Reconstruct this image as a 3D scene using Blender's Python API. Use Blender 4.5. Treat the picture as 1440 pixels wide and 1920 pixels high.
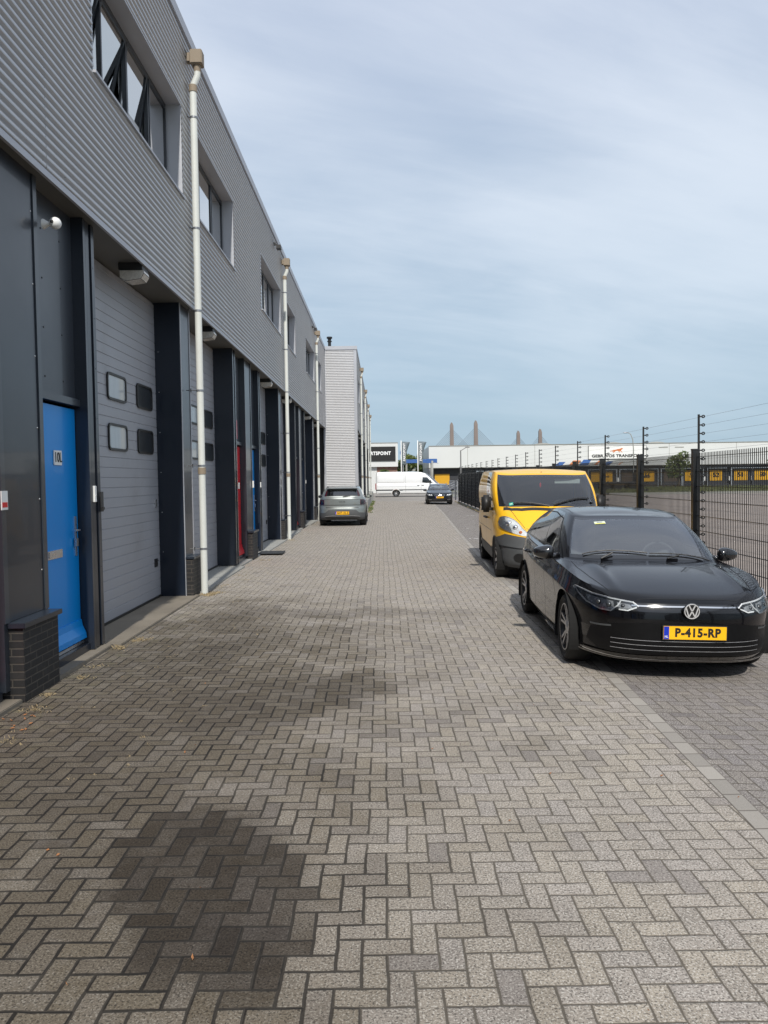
import bpy, bmesh, math, random
from mathutils import Vector, Matrix, geometry
from mathutils.bvhtree import BVHTree
from mathutils import noise as mnoise
R = math.radians
random.seed(7)
scene = bpy.context.scene
for o in list(bpy.data.objects): bpy.data.objects.remove(o)

# ------------------------------------------------------------------ camera
cam_d = bpy.data.cameras.new('camera'); cam = bpy.data.objects.new('camera', cam_d)
scene.collection.objects.link(cam); scene.camera = cam
cam_d.sensor_fit = 'VERTICAL'; cam_d.sensor_height = 24.0; cam_d.lens = 1442/1920*24.0
cam_d.clip_start = 0.05; cam_d.clip_end = 3000
cam.matrix_world = Matrix(((0.9999068899540273, 0.013562514833867924, -0.0015065237621332446, 0),
    (-0.0020785803661680685, 0.04226446744541739, -0.9991042960047849, 0),
    (-0.013486694410645633, 0.9990144007885654, 0.04228872297596007, 1.75), (0, 0, 0, 1)))
scene.render.resolution_x = 768; scene.render.resolution_y = 1024
scene.render.engine = 'CYCLES'

# ------------------------------------------------------------------ light
SUN_EL, SUN_AZ = R(45), R(180)          # high haze sun behind the photographer
scene.view_settings.view_transform = 'Standard'; scene.view_settings.look = 'None'
scene.view_settings.exposure = 0.64; scene.view_settings.gamma = 1
sd = bpy.data.lights.new('sun', 'SUN'); sun = bpy.data.objects.new('sun', sd)
scene.collection.objects.link(sun)
sd.energy = 2.6; sd.angle = R(1.2); sd.color = (1.0, 0.955, 0.88)
sdir = Vector((0.04, -math.cos(SUN_EL), math.sin(SUN_EL)))
sun.rotation_euler = sdir.to_track_quat('Z', 'Y').to_euler()

# ------------------------------------------------------------------ node helper
class NT:
    def __init__(s, tree): s.t = tree; s.n = tree.nodes; s.l = tree.links
    def node(s, typ, ins=None, **kw):
        n = s.n.new(typ)
        for k, v in kw.items(): setattr(n, k, v)
        for k, v in (ins or {}).items(): s.put(n.inputs[k], v)
        return n
    def put(s, sock, v):
        if isinstance(v, X): v = v.s
        if isinstance(v, bpy.types.NodeSocket): s.l.new(v, sock)
        else:
            try: sock.default_value = v
            except Exception: sock.default_value = (v[0], v[1], v[2], 1) if hasattr(v, '__len__') else (v, v, v, 1)
    def m(s, op, a, b=None, c=None):
        n = s.n.new('ShaderNodeMath'); n.operation = op
        s.put(n.inputs[0], a)
        if b is not None: s.put(n.inputs[1], b)
        if c is not None: s.put(n.inputs[2], c)
        return X(s, n.outputs[0])
    def vm(s, op, a, b=None, scale=None):
        n = s.n.new('ShaderNodeVectorMath'); n.operation = op
        s.put(n.inputs[0], a)
        if b is not None: s.put(n.inputs[1], b)
        if scale is not None: s.put(n.inputs['Scale'], scale)
        return X(s, n.outputs[1] if op in ('LENGTH', 'DISTANCE', 'DOT_PRODUCT') else n.outputs[0])
    def pos(s, kind='Object'):
        return X(s, s.n.new('ShaderNodeTexCoord').outputs[kind])
    def sep(s, v):
        n = s.node('ShaderNodeSeparateXYZ', {0: v}); return [X(s, o) for o in n.outputs]
    def comb(s, x, y, z=0.0):
        return X(s, s.node('ShaderNodeCombineXYZ', {0: x, 1: y, 2: z}).outputs[0])
    def noise(s, v, scale=5, detail=3, rough=.55, dist=0, col=False):
        n = s.node('ShaderNodeTexNoise', {'Vector': v, 'Scale': scale, 'Detail': detail, 'Roughness': rough, 'Distortion': dist})
        return X(s, n.outputs[1 if col else 0])
    def white(s, v):
        n = s.node('ShaderNodeTexWhiteNoise', {'Vector': v}); return X(s, n.outputs[0])
    def mix(s, f, a, b, blend='MIX'):
        n = s.n.new('ShaderNodeMix'); n.data_type = 'RGBA'; n.blend_type = blend
        s.put(n.inputs[0], f); s.put(n.inputs[6], a); s.put(n.inputs[7], b)
        return X(s, n.outputs[2])
    def ramp(s, f, a, b):       # smoothstep-like map to 0..1
        n = s.node('ShaderNodeMapRange', {0: f, 1: a, 2: b, 3: 0.0, 4: 1.0}, interpolation_type='SMOOTHSTEP')
        return X(s, n.outputs[0])
class X:
    def __init__(s, nt, sock): s.nt = nt; s.s = sock
    def __add__(s, o): return s.nt.m('ADD', s, o)
    __radd__ = __add__
    def __sub__(s, o): return s.nt.m('SUBTRACT', s, o)
    def __rsub__(s, o): return s.nt.m('SUBTRACT', o, s)
    def __mul__(s, o): return s.nt.m('MULTIPLY', s, o)
    __rmul__ = __mul__
    def __truediv__(s, o): return s.nt.m('DIVIDE', s, o)
    def lt(s, o): return s.nt.m('LESS_THAN', s, o)
    def gt(s, o): return s.nt.m('GREATER_THAN', s, o)
    def floor(s): return s.nt.m('FLOOR', s)
    def min(s, o): return s.nt.m('MINIMUM', s, o)
    def max(s, o): return s.nt.m('MAXIMUM', s, o)
    def abs(s): return s.nt.m('ABSOLUTE', s)
    def mod(s, o): return s.nt.m('FLOORED_MODULO', s, o)

# ------------------------------------------------------------------ world: Nishita sky with a thin cirrus veil
w = bpy.data.worlds.new('World'); scene.world = w; w.use_nodes = True
w.node_tree.nodes.clear(); W = NT(w.node_tree)
sky = W.node('ShaderNodeTexSky', sky_type='NISHITA', sun_disc=False, sun_elevation=SUN_EL, sun_rotation=SUN_AZ,
             air_density=1.0, dust_density=1.2, ozone_density=1.5)
gd = W.pos('Generated'); gx, gy, gz = W.sep(gd)
up = gz.max(0.0)
den = up + 0.20
cv = W.comb((gx*.94+gy*.34)/den*.75, (gy*.94-gx*.34)/den*1.5, 0.0)
wob = W.noise(cv, .8, 3, .5, 0, True)
cw = W.vm('ADD', cv, W.vm('SCALE', wob, None, .55))
c1 = W.noise(cw, 1.15, 7, .56, .2)
c2 = W.noise(W.vm('ADD', cv, (7.1, 3.3, 0)), 0.55, 4, .5, .2)
c3 = W.noise(W.vm('MULTIPLY', cw, (1.0, 3.4, 1.0)), 1.6, 6, .62, .3)
veil = W.ramp(c1*0.52 + c2*0.55 + c3*.13, .42, .76)*(.25 + .75*W.ramp(up, .03, .24))
grad = W.ramp(up, 0.0, .62)
base = W.mix(grad, (2.5, 3.45, 4.25, 1), (3.25, 3.8, 4.85, 1))
cloud = W.mix(grad, (4.15, 4.85, 5.5, 1), (5.3, 5.7, 6.4, 1))
vcol = W.mix(veil*1.0, base, cloud)
skyc = W.mix(0.08, vcol, X(W, sky.outputs[0]))
bg = W.node('ShaderNodeBackground', {0: skyc, 1: 0.1})
wo = W.node('ShaderNodeOutputWorld', {0: X(W, bg.outputs[0])})

# ------------------------------------------------------------------ materials
MATS = {}
def new_mat(name):
    m = bpy.data.materials.new(name); m.use_nodes = True; m.node_tree.nodes.clear()
    MATS[name] = m; return m, NT(m.node_tree)
def out(nt, sh): nt.node('ShaderNodeOutputMaterial', {0: X(nt, sh)})
def mat(name, col, rough=.5, metal=0., var=.12, vs=3., bump=0., bs=60., coat=0., spec=.5, dirt=0., dcol=(.12,.1,.08)):
    m, n = new_mat(name)
    p = n.pos()
    nz = n.noise(p, vs, 4, .6)
    f = 1.0 + (nz - .5)*2*var
    c = n.mix(1.0, (*col, 1), n.comb(f, f, f), 'MULTIPLY')
    if dirt:
        d = n.ramp(n.noise(p, vs*.7, 6, .7), .5, .8)*dirt
        c = n.mix(d, c, (*dcol, 1))
    b = n.node('ShaderNodeBsdfPrincipled', {'Base Color': c, 'Roughness': (nz-.5)*.25 + rough, 'Metallic': metal,
               'Coat Weight': coat, 'Coat Roughness': .04, 'Specular IOR Level': spec})
    if bump:
        bn = n.node('ShaderNodeBump', {'Strength': bump, 'Distance': .004, 'Height': n.noise(p, bs, 3, .6)})
        n.l.new(bn.outputs[0], b.inputs['Normal'])
    out(n, b.outputs[0]); return m
def paint(name, col, rough=.28, flake=0., coat=1.0, metal=0., dust_=.05, spec=.5):
    m, n = new_mat(name); p = n.pos()
    dust = n.ramp(n.noise(p, 2.2, 6, .75), .45, .85)
    c = n.mix(dust*dust_, (*col, 1), (.25, .22, .18, 1))
    b = n.node('ShaderNodeBsdfPrincipled', {'Base Color': c, 'Roughness': rough, 'Metallic': metal, 'Specular IOR Level': spec,
               'Coat Weight': coat, 'Coat Roughness': dust*.05 + .015})
    bn = n.node('ShaderNodeBump', {'Strength': .05, 'Distance': .002, 'Height': n.noise(p, 9, 2, .5)})
    n.l.new(bn.outputs[0], b.inputs['Coat Normal'])
    out(n, b.outputs[0]); return m
def glass(name, tint=(.35, .42, .42), refl=(1, 1, 1), add=0.0):
    m, n = new_mat(name)
    tr = n.node('ShaderNodeBsdfTransparent', {0: (*tint, 1)})
    gl = n.node('ShaderNodeBsdfGlossy', {0: (*refl, 1), 'Roughness': .02})
    fr = n.node('ShaderNodeFresnel', {0: 1.55})
    f = X(n, fr.outputs[0]) + add
    mx = n.node('ShaderNodeMixShader', {0: f, 1: tr.outputs[0], 2: gl.outputs[0]})
    out(n, mx.outputs[0]); return m

def herring(n, x, y, w):
    """90 degree herringbone: returns joint distance, brick centre (x,y) in cells, id vector, is-lengthwise"""
    px, py = x/w, y/w
    i, j = px.floor(), py.floor()
    fx, fy = px - i, py - j
    k = (i + j).mod(4.0)
    k1 = k.gt(.5)*k.lt(1.5); k3 = k.gt(2.5); vert = k.gt(1.5)
    lx, ly = fx + k1, fy + k3
    sx, sy = 2.0 - vert, 1.0 + vert
    d = lx.min(sx - lx).min(ly.min(sy - ly))
    ox, oy = i - k1, j - k3
    return d, (ox + sx*.5)*w, (oy + sy*.5)*w, n.comb(ox, oy, 0.0), vert

def paver_mat(name, tint, stains=True, dark=1.0):
    m, n = new_mat(name); x0, y0, _ = n.sep(n.pos())
    # hand laid bricks never line up perfectly
    wv = n.noise(n.comb(x0, y0), .55, 2, .5, 0, True); wx, wy, _ = n.sep(wv)
    fine = n.noise(n.comb(x0, y0), 9., 2, .5, 0, True); vx, vy, _ = n.sep(fine)
    x = x0 + (wx-.5)*.07 + (vx-.5)*.012; y = y0 + (wy-.5)*.07 + (vy-.5)*.012
    BW = .0955
    d, cx, cy, bid, vert = herring(n, x, y, BW)
    rnd = n.white(bid); rnd2 = n.white(n.vm('ADD', bid, (37.2, 11.9, 5.)))
    P = n.comb(x0, y0)
    g1 = n.noise(P, 170, 2, .8); g2 = n.noise(P, 95, 4, .85); g3 = n.noise(P, 1.6, 4, .6); g4 = n.noise(P, 12, 4, .65)
    warm = n.mix(rnd, (tint[0]*1.03, tint[1]*.99, tint[2]*.91, 1), (tint[0]*.99, tint[1]*.97, tint[2]*.98, 1))
    br = (rnd2-.5)*.15 + (g3-.5)*.36 + (g4-.5)*.75 + (g2-.5)*1.2 + 1.02
    col = n.mix(1.0, warm, n.comb(br, br, br), 'MULTIPLY')
    ga = n.noise(n.vm('ADD', P, (3.3, 1.7, 0)), 118, 1, .6)
    speck = n.ramp(ga, .52, .66)
    col = n.mix(speck*.62, col, (.64, .61, .555, 1))
    pit = n.ramp(n.noise(n.vm('ADD', P, (5, 5, 0)), 105, 1, .6), .53, .66)
    col = n.mix(pit*.72, col, (.055, .05, .044, 1))
    odd = rnd.gt(.965)
    col = n.mix(odd*.3, col, (.105, .09, .085, 1))
    wet = None
    if stains:
        cx, cy = cx*.72 + x0*.28, cy*.72 + y0*.28
        C = n.comb(cx, cy)                       # stains soak whole bricks, so measure at the brick's centre
        sn = n.noise(C, 1.3, 4, .65)
        def blob(bx, by, rx, ry, a=0., soft=.35, amp=1.2):
            ca, sa = math.cos(a), math.sin(a)
            dx, dy = cx - bx, cy - by
            u = (dx*ca + dy*sa)/rx; v = (dy*ca - dx*sa)/ry
            r = n.m('SQRT', u*u + v*v) + (sn-.5)*amp
            return 1.0 - n.ramp(r, 1.0-soft, 1.0+soft)
        s1 = blob(-.78, 3.30, .42, .80, .35, .16, .9)
        s2 = blob(-2.35, 4.9, 1.25, 1.7, .0, .7, 1.8)
        s3 = blob(-1.1, 6.1, 1.0, .62, .5, .5, 2.2)
        s4 = blob(-2.1, 8.0, 1.0, 2.6, .1, .8, 2.)
        s5 = blob(-.55, 10.1, 1.7, .36, -.1, .5, 1.6)
        s6 = blob(-1.9, 3.3, .9, 1.3, 0., .7, 1.6)
        s7 = blob(-.80, 3.25, .85, 1.25, .3, .25, 1.3)
        wet = (s1*.94).max(s2*.52).max(s3*.55).max(s4*.42).max(s5*.36).max(s6*.3)
        wet = wet*(.70 + rnd2*.25 + g4*.25)
        damp = blob(-1.9, 6.0, 2.0, 4.4, 0., .7, 2.2).max(blob(-1.4, 2.6, 1.3, 1.2, 0., .8, 2.))
        damp = damp*(.45+g4*1.2)*(.75+rnd2*.5)
        col = n.mix((damp*.92).min(.95), col, n.mix(1.0, col, (.42, .39, .33, 1), 'MULTIPLY'))
        col = n.mix(wet.min(1.0), col, n.mix(1.0, col, (.27, .25, .24, 1), 'MULTIPLY'))
        col = n.mix(s7*.22*g4*2.0, col, n.mix(1.0, col, (.4, .36, .33, 1), 'MULTIPLY'))
        wet = wet.max(damp*.9).max(s7*.8)
        # moss and dust along the wall
        moss = (1.0 - n.ramp(x0, -2.85, -1.9))*n.ramp(n.noise(P, 5, 5, .7), .5, .62)
        col = n.mix(moss*.35, col, (.13, .12, .06, 1))
        sand = (1.0 - n.ramp(x0, -2.8, -1.6))*n.ramp(n.noise(n.vm('ADD', P, (9, 2, 0)), 3.2, 5, .7), .55, .75)
        col = n.mix(sand*.4, col, (.36, .31, .23, 1))
    d = d + (g4-.5)*.035 + (g2-.5)*.02
    jw = n.noise(P, 30, 2)*.04 + .004
    if wet is not None: jw = jw + wet*.036
    joint = 1.0 - n.ramp(d, jw, jw + .035)
    jc = n.mix(n.noise(P, 60, 2), (.085, .075, .06, 1), (.145, .125, .10, 1))
    if wet is not None: jc = n.mix(wet, jc, (.014, .012, .010, 1))
    edge = 1.0 - n.ramp(d, .03, .16)
    col = n.mix(edge*.14, col, (.1, .09, .08, 1))
    col = n.mix(joint*.95, col, jc)
    if dark != 1.0: col = n.mix(1.0, col, (dark, dark, dark, 1), 'MULTIPLY')
    b = n.node('ShaderNodeBsdfPrincipled', {'Base Color': col, 'Roughness': .88, 'Specular IOR Level': .3})
    tilt = n.white(n.vm('ADD', bid, (3.2, 8.1, 1.)))
    h = n.ramp(d, .0, .10)*1.0 + g2*.22 + g1*.10 + tilt*.25
    bn = n.node('ShaderNodeBump', {'Strength': .55, 'Distance': .006, 'Height': h})
    n.l.new(bn.outputs[0], b.inputs['Normal'])
    out(n, b.outputs[0]); return m

# ------------------------------------------------------------------ mesh helper
COL = scene.collection
class MB:
    def __init__(s): s.v = []; s.f = []; s.mi = []; s.cur = 0
    def add(s, vs, fs, mi=None):
        b = len(s.v); s.v += [tuple(p) for p in vs]
        for f in fs: s.f.append([b+i for i in f]); s.mi.append(s.cur if mi is None else mi)
        return s
    def box(s, x0, x1, y0, y1, z0, z1, mi=None):
        return s.add([(x0,y0,z0),(x1,y0,z0),(x1,y1,z0),(x0,y1,z0),(x0,y0,z1),(x1,y0,z1),(x1,y1,z1),(x0,y1,z1)],
                     [(0,3,2,1),(4,5,6,7),(0,1,5,4),(1,2,6,5),(2,3,7,6),(3,0,4,7)], mi)
    def prism(s, poly, h, axis='z', at=0., mi=None):
        """extrude 2-D polygon; axis x: poly=(y,z); y: (x,z); z: (x,y)"""
        def P(a, b, c): return {'z': (a, b, c), 'x': (c, a, b), 'y': (a, c, b)}[axis]
        n = len(poly)
        vs = [P(a, b, at) for a, b in poly] + [P(a, b, at+h) for a, b in poly]
        fs = [tuple(range(n))[::-1], tuple(range(n, 2*n))] + [(i, (i+1) % n, n+(i+1) % n, n+i) for i in range(n)]
        return s.add(vs, fs, mi)
    def tube(s, pts, r, seg=10, mi=None, cap=True):
        pts = [Vector(p) for p in pts]; rr = r if isinstance(r, (list, tuple)) else [r]*len(pts)
        vs = []; fs = []
        ref = None
        for k, p in enumerate(pts):
            t = (pts[min(k+1, len(pts)-1)] - pts[max(k-1, 0)]).normalized()
            if ref is None: ref = Vector((0, 0, 1)) if abs(t.z) < .9 else Vector((1, 0, 0))
            a = t.cross(ref).normalized(); b = t.cross(a); ref = -(t.cross(a)) if False else ref
            for q in range(seg):
                an = 2*math.pi*q/seg
                vs.append(p + (a*math.cos(an) + b*math.sin(an))*rr[k])
        for k in range(len(pts)-1):
            for q in range(seg):
                fs.append((k*seg+q, k*seg+(q+1) % seg, (k+1)*seg+(q+1) % seg, (k+1)*seg+q))
        if cap: fs += [tuple(range(seg))[::-1], tuple(range((len(pts)-1)*seg, len(pts)*seg))]
        return s.add(vs, fs, mi)
    def lathe(s, prof, seg=24, axis='z', c=(0, 0, 0), mi=None, a0=0, a1=360):
        """prof: (r, h)"""
        vs = []; fs = []; n = len(prof); full = (a1-a0) == 360; S = seg if full else seg+1
        for q in range(S):
            an = R(a0 + (a1-a0)*q/seg); ca, sa = math.cos(an), math.sin(an)
            for r, h in prof:
                p = {'z': (r*ca, r*sa, h), 'x': (h, r*ca, r*sa), 'y': (r*ca, h, r*sa)}[axis]
                vs.append((p[0]+c[0], p[1]+c[1], p[2]+c[2]))
        for q in range(seg):
            q2 = (q+1) % S
            for k in range(n-1): fs.append((q*n+k, q2*n+k, q2*n+k+1, q*n+k+1))
        return s.add(vs, fs, mi)
    def grid(s, rows, mi=None, closeu=False):
        n = len(rows[0]); vs = [p for r in rows for p in r]; fs = []
        for a in range(len(rows)-1):
            for b in range(n - (0 if closeu else 1)):
                b2 = (b+1) % n
                fs.append((a*n+b, a*n+b2, (a+1)*n+b2, (a+1)*n+b))
        return s.add(vs, fs, mi)
    def ball(s, c, r, seg=16, rings=10, mi=None):
        rx, ry, rz = r if hasattr(r, '__len__') else (r, r, r)
        rows = []
        for a in range(rings+1):
            t = math.pi*a/rings
            rows.append([(c[0]+rx*math.sin(t)*math.cos(2*math.pi*b/seg), c[1]+ry*math.sin(t)*math.sin(2*math.pi*b/seg), c[2]+rz*math.cos(t)) for b in range(seg)])
        return s.grid(rows, mi, True)
    def xf(s, M, start=0):
        for i in range(start, len(s.v)): s.v[i] = tuple(M @ Vector(s.v[i]))
        return s
    def build(s, name, mats, parent=None, smooth=False, bevel=0., ang=None, fix=True):
        me = bpy.data.meshes.new(name); me.from_pydata([tuple(v) for v in s.v], [], s.f); 
        if not isinstance(mats, (list, tuple)): mats = [mats]
        for m in mats: me.materials.append(MATS[m] if isinstance(m, str) else m)
        me.polygons.foreach_set('material_index', s.mi)
        if fix or bevel:
            bm = bmesh.new(); bm.from_mesh(me)
            if bevel:
                bmesh.ops.bevel(bm, geom=[e for e in bm.edges if len(e.link_faces) == 2 and e.calc_face_angle(0) > .5],
                                offset=bevel, segments=2, affect='EDGES', clamp_overlap=True)
            bmesh.ops.recalc_face_normals(bm, faces=bm.faces)
            bm.to_mesh(me); bm.free()
        if smooth:
            me.polygons.foreach_set('use_smooth', [True]*len(me.polygons))
            if ang: me.set_sharp_from_angle(angle=R(ang))
        me.update()
        o = bpy.data.objects.new(name, me); COL.objects.link(o)
        if parent: o.parent = parent
        return o
def empty(name, loc=(0, 0, 0), rz=0., label=None, cat=None, group=None):
    o = bpy.data.objects.new(name, None); COL.objects.link(o)
    o.location = loc; o.rotation_euler = (0, 0, rz); o.empty_display_size = .2
    if label: tag(o, label, cat, group)
    return o
def tag(o, label=None, cat=None, group=None, kind=None):
    if label: o['label'] = label
    if cat: o['category'] = cat
    if group: o['group'] = group
    if kind: o['kind'] = kind
    return o
def copy_tree(o, parent=None):
    c = o.copy(); COL.objects.link(c); c.parent = parent
    for ch in list(o.children): copy_tree(ch, c)
    return c
def text_mb(txt, size, depth=.004, bold=0., sx=1.0, align='CENTER', spacing=1.0):
    """flat lettering in the local xz plane, facing -y, as a mesh builder"""
    cu = bpy.data.curves.new('t', 'FONT'); cu.body = txt; cu.size = size; cu.extrude = depth/2; cu.offset = bold
    cu.align_x = align; cu.align_y = 'CENTER'; cu.space_character = spacing; cu.resolution_u = 3
    ob = bpy.data.objects.new('t', cu); COL.objects.link(ob)
    dg = bpy.context.evaluated_depsgraph_get(); me = bpy.data.meshes.new_from_object(ob.evaluated_get(dg))
    mb = MB(); mb.add([(v.co.x*sx, -v.co.z, v.co.y) for v in me.vertices], [tuple(p.vertices) for p in me.polygons])
    bpy.data.objects.remove(ob); bpy.data.meshes.remove(me); bpy.data.curves.remove(cu)
    return mb
# ------------------------------------------------------------------ material library
paver_mat('street_bricks', (.302, .277, .248))
paver_mat('bay_bricks', (.232, .215, .208), stains=False, dark=.87)
# facade metals
mat('clad_silver', (.42, .435, .46), .38, .40, .08, .8, 0, dirt=.10, dcol=(.26,.24,.21))
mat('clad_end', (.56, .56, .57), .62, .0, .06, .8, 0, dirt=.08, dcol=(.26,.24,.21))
mat('clad_trim', (.40, .41, .44), .45, .3, .06, 2)
mat('navy_panel', (.006, .011, .022), .34, 0, .12, 1.2, coat=.15)
mat('dark_panel', (.015, .020, .030), .36, 0, .10, 1.0, coat=.25, dirt=.10, dcol=(.05,.045,.04))
mat('slate_panel', (.034, .041, .052), .36, 0, .10, 1.0, coat=.2)
mat('soffit', (.11, .108, .10), .55, 0, .12, 2)
mat('garage_grey', (.305, .315, .345), .42, 0, .09, 1.3, bump=.12, bs=220, dirt=.35, dcol=(.15,.145,.14))
mat('sign_frame0', (.08, .08, .08), .6)
mat('rubber', (.012, .012, .012), .45, 0, .2, 9)
mat('door_blue', (.0, .235, .66), .34, 0, .05, 2, coat=.12, spec=.25, dirt=.05)
mat('door_red', (.60, .006, .018), .3, 0, .05, 2, coat=.3)
mat('alu', (.62, .62, .63), .28, .9, .08, 6)
mat('chrome', (.80, .80, .80), .08, 1., .02, 6)
mat('pipe_white', (.60, .615, .58), .48, 0, .08, 2.5, dirt=.22, dcol=(.40,.38,.33))
mat('pipe_tan', (.25, .20, .145), .7, 0, .15, 9, dirt=.3, dcol=(.35,.32,.27))
mat('concrete', (.29, .29, .27), .85, 0, .18, 2.2, .4, 50, dirt=.35, dcol=(.22,.19,.14))
mat('concrete_dirty', (.19, .165, .13), .85, 0, .35, 1.6, .4, 50, dirt=.6, dcol=(.09,.075,.05))
mat('white_plastic', (.75, .75, .73), .4, 0, .04, 4)
mat('white_board', (.76, .76, .74), .5, 0, .04, .6)
mat('black_plastic', (.018, .018, .019), .5, 0, .15, 8)
mat('ink', (.008, .008, .008), .6)
mat('white_ink', (.8, .8, .8), .6)
mat('yellow_plate', (.95, .50, .005), .45, 0, .03, 5)
mat('plate_blue', (.005, .03, .45), .45)
mat('frame_dark', (.020, .024, .030), .35, 0, .1, 5)
mat('lamp_prism', (.55, .52, .47), .25, 0, .35, 40)
mat('interior_dark', (.035, .036, .038), .8, 0, .3, 4)
mat('blind_pale', (.50, .52, .53), .7, 0, .12, 2)
mat('room_dark', (.016, .018, .022), .6, 0, .3, 1)
mat('mat_rubber', (.03, .032, .033), .9, 0, .3, 20, .5, 300)
mat('dry_grass', (.33, .26, .155), .9, 0, .35, 12)
mat('green_weed', (.09, .13, .035), .8, 0, .35, 12)
mat('leaf_litter', (.30, .13, .05), .85, 0, .5, 20)
mat('fence_black', (.010, .011, .012), .42, 0, .15, 3)
mat('wire', (.30, .31, .33), .4, .6)
glass('pane', (.16, .19, .20), add=.45)
glass('pane_clear', (.5, .55, .56), add=.05)

def brick_mat(name, c1, c2, mortar, bw=.215, bh=.0625, vert='x'):
    m, n = new_mat(name); x, y, z = n.sep(n.pos())
    u = {'x': x + y*1.0}[vert] if vert == 'x' else y
    v = n.comb(x + y, z, 0.0)
    b = n.node('ShaderNodeTexBrick', {'Vector': v, 'Color1': (*c1, 1), 'Color2': (*c2, 1), 'Mortar': (*mortar, 1), 'Scale': 1.0,
               'Mortar Size': .006, 'Mortar Smooth': .2, 'Bias': 0.0, 'Brick Width': bw, 'Row Height': bh})
    nz = n.noise(n.pos(), 26, 4, .65); f = 1.0 + (nz-.5)*.8
    col = n.mix(1.0, X(n, b.outputs[0]), n.comb(f, f, f), 'MULTIPLY')
    bs = n.node('ShaderNodeBsdfPrincipled', {'Base Color': col, 'Roughness': .7})
    bn = n.node('ShaderNodeBump', {'Strength': .8, 'Distance': .006, 'Height': nz*.3 - X(n, b.outputs[1])})
    n.l.new(bn.outputs[0], bs.inputs['Normal']); out(n, bs.outputs[0])
brick_mat('black_brick', (.010, .010, .011), (.019, .018, .018), (.06, .052, .044))
brick_mat('red_brick', (.27, .13, .095), (.22, .10, .075), (.3, .26, .22))

# border course of bricks, laid lengthwise
def border_mat():
    m, n = new_mat('border_bricks'); x, y, _ = n.sep(n.pos('UV'))
    P = n.pos()
    bid = n.comb((y/.207).floor(), 0.0, 0.0); rnd = n.white(bid)
    fy = y.mod(.207); d = fy.min(.207-fy)
    e = x.min(.112-x)
    g2 = n.noise(P, 170, 3, .75); g1 = n.noise(P, 420, 2, .7)
    br = (rnd-.5)*.28 + (g2-.5)*.6 + 1.0
    col = n.mix(1.0, (.298, .276, .246, 1), n.comb(br, br, br), 'MULTIPLY')
    col = n.mix(n.ramp(g1, .61, .7)*.5, col, (.6, .58, .53, 1))
    j = 1.0 - n.ramp(d.min(e), .003, .008)
    col = n.mix(j*.85, col, (.11, .095, .08, 1))
    b = n.node('ShaderNodeBsdfPrincipled', {'Base Color': col, 'Roughness': .88})
    bn = n.node('ShaderNodeBump', {'Strength': .5, 'Distance': .005, 'Height': n.ramp(d.min(e), .0, .01) + g2*.25})
    n.l.new(bn.outputs[0], b.inputs['Normal']); out(n, b.outputs[0])
border_mat()

def yard_mat(name, c1, c2, bw=.2, vs=.35):
    m, n = new_mat(name); P = n.pos(); x, y, _ = n.sep(P)
    g = n.noise(P, vs, 5, .6); g2 = n.noise(P, 40, 3, .7)
    col = n.mix(n.ramp(g, .35, .65), (*c1, 1), (*c2, 1))
    f = (g2-.5)*.5 + 1.0 + (n.white(n.comb((x/bw).floor(), (y/bw*2).floor(), 0.0))-.5)*.18
    col = n.mix(1.0, col, n.comb(f, f, f), 'MULTIPLY')
    fy = y.mod(bw/2)
    b = n.node('ShaderNodeBsdfPrincipled', {'Base Color': col, 'Roughness': .9})
    out(n, b.outputs[0])
yard_mat('yard_bricks', (.33, .28, .245), (.275, .235, .21))
yard_mat('far_ground', (.16, .165, .10), (.12, .13, .07), 1.0, .05)
yard_mat('road_asphalt', (.27, .25, .225), (.24, .22, .20), 1.0, .3)

# ------------------------------------------------------------------ the ground
BORD = [(-6, 1.62), (3.5, 1.80), (4.4, 1.84), (5.7, 1.90), (7.2, 1.95), (10, 1.98), (13.5, 2.0), (15, 2.02), (24, 2.36), (32, 2.70), (40, 3.05), (52, 3.45), (62, 3.8)]
FEN = lambda y: 4.12 + .0262*y           # the fence line drifts away from the facade
def sheet(name, poly, z, m):
    b = MB(); b.add([(x, y, z) for x, y in poly], [tuple(range(len(poly)))]); o = b.build(name, m)
    tag(o, kind='structure'); return o
def smooth_border():
    pts = []
    for k in range(len(BORD)-1):
        (a, xa), (b, xb) = BORD[k], BORD[k+1]
        for s in range(6): t = s/6; pts.append((a+(b-a)*t, xa+(xb-xa)*t))
    pts.append(BORD[-1])
    q = [pts[0]] + [(pts[i][0], (pts[i-1][1]+pts[i][1]*2+pts[i+1][1])/4 + .006*math.sin(pts[i][0]*1.9)) for i in range(1, len(pts)-1)] + [pts[-1]]
    return q
SB = smooth_border()
sheet('ground', [(-900, -60), (900, -60), (900, 2500), (-900, 2500)], -.16, 'far_ground')
b = MB()
for (ya, xa), (yb, xb) in zip(SB, SB[1:]):
    b.add([(-4.2, ya, 0), (xa, ya, 0), (xb, yb, 0), (-4.2, yb, 0)], [(0, 1, 2, 3)])
tag(b.build('street', 'street_bricks'), kind='structure')
b = MB(); uvs = []; L = 0
for (ya, xa), (yb, xb) in zip(SB, SB[1:]):
    dl = math.hypot(yb-ya, xb-xa)
    b.add([(xa, ya, .0015), (xa+.112, ya, .0015), (xb+.112, yb, .0015), (xb, yb, .0015)], [(0, 1, 2, 3)])
    uvs += [(0, L), (.112, L), (.112, L+dl), (0, L+dl)]; L += dl
o = b.build('kerb_strip', 'border_bricks', fix=False); tag(o, kind='structure')
ul = o.data.uv_layers.new(name='UVMap')
for i, uv in enumerate(uvs): ul.data[i].uv = uv
b = MB()
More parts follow.
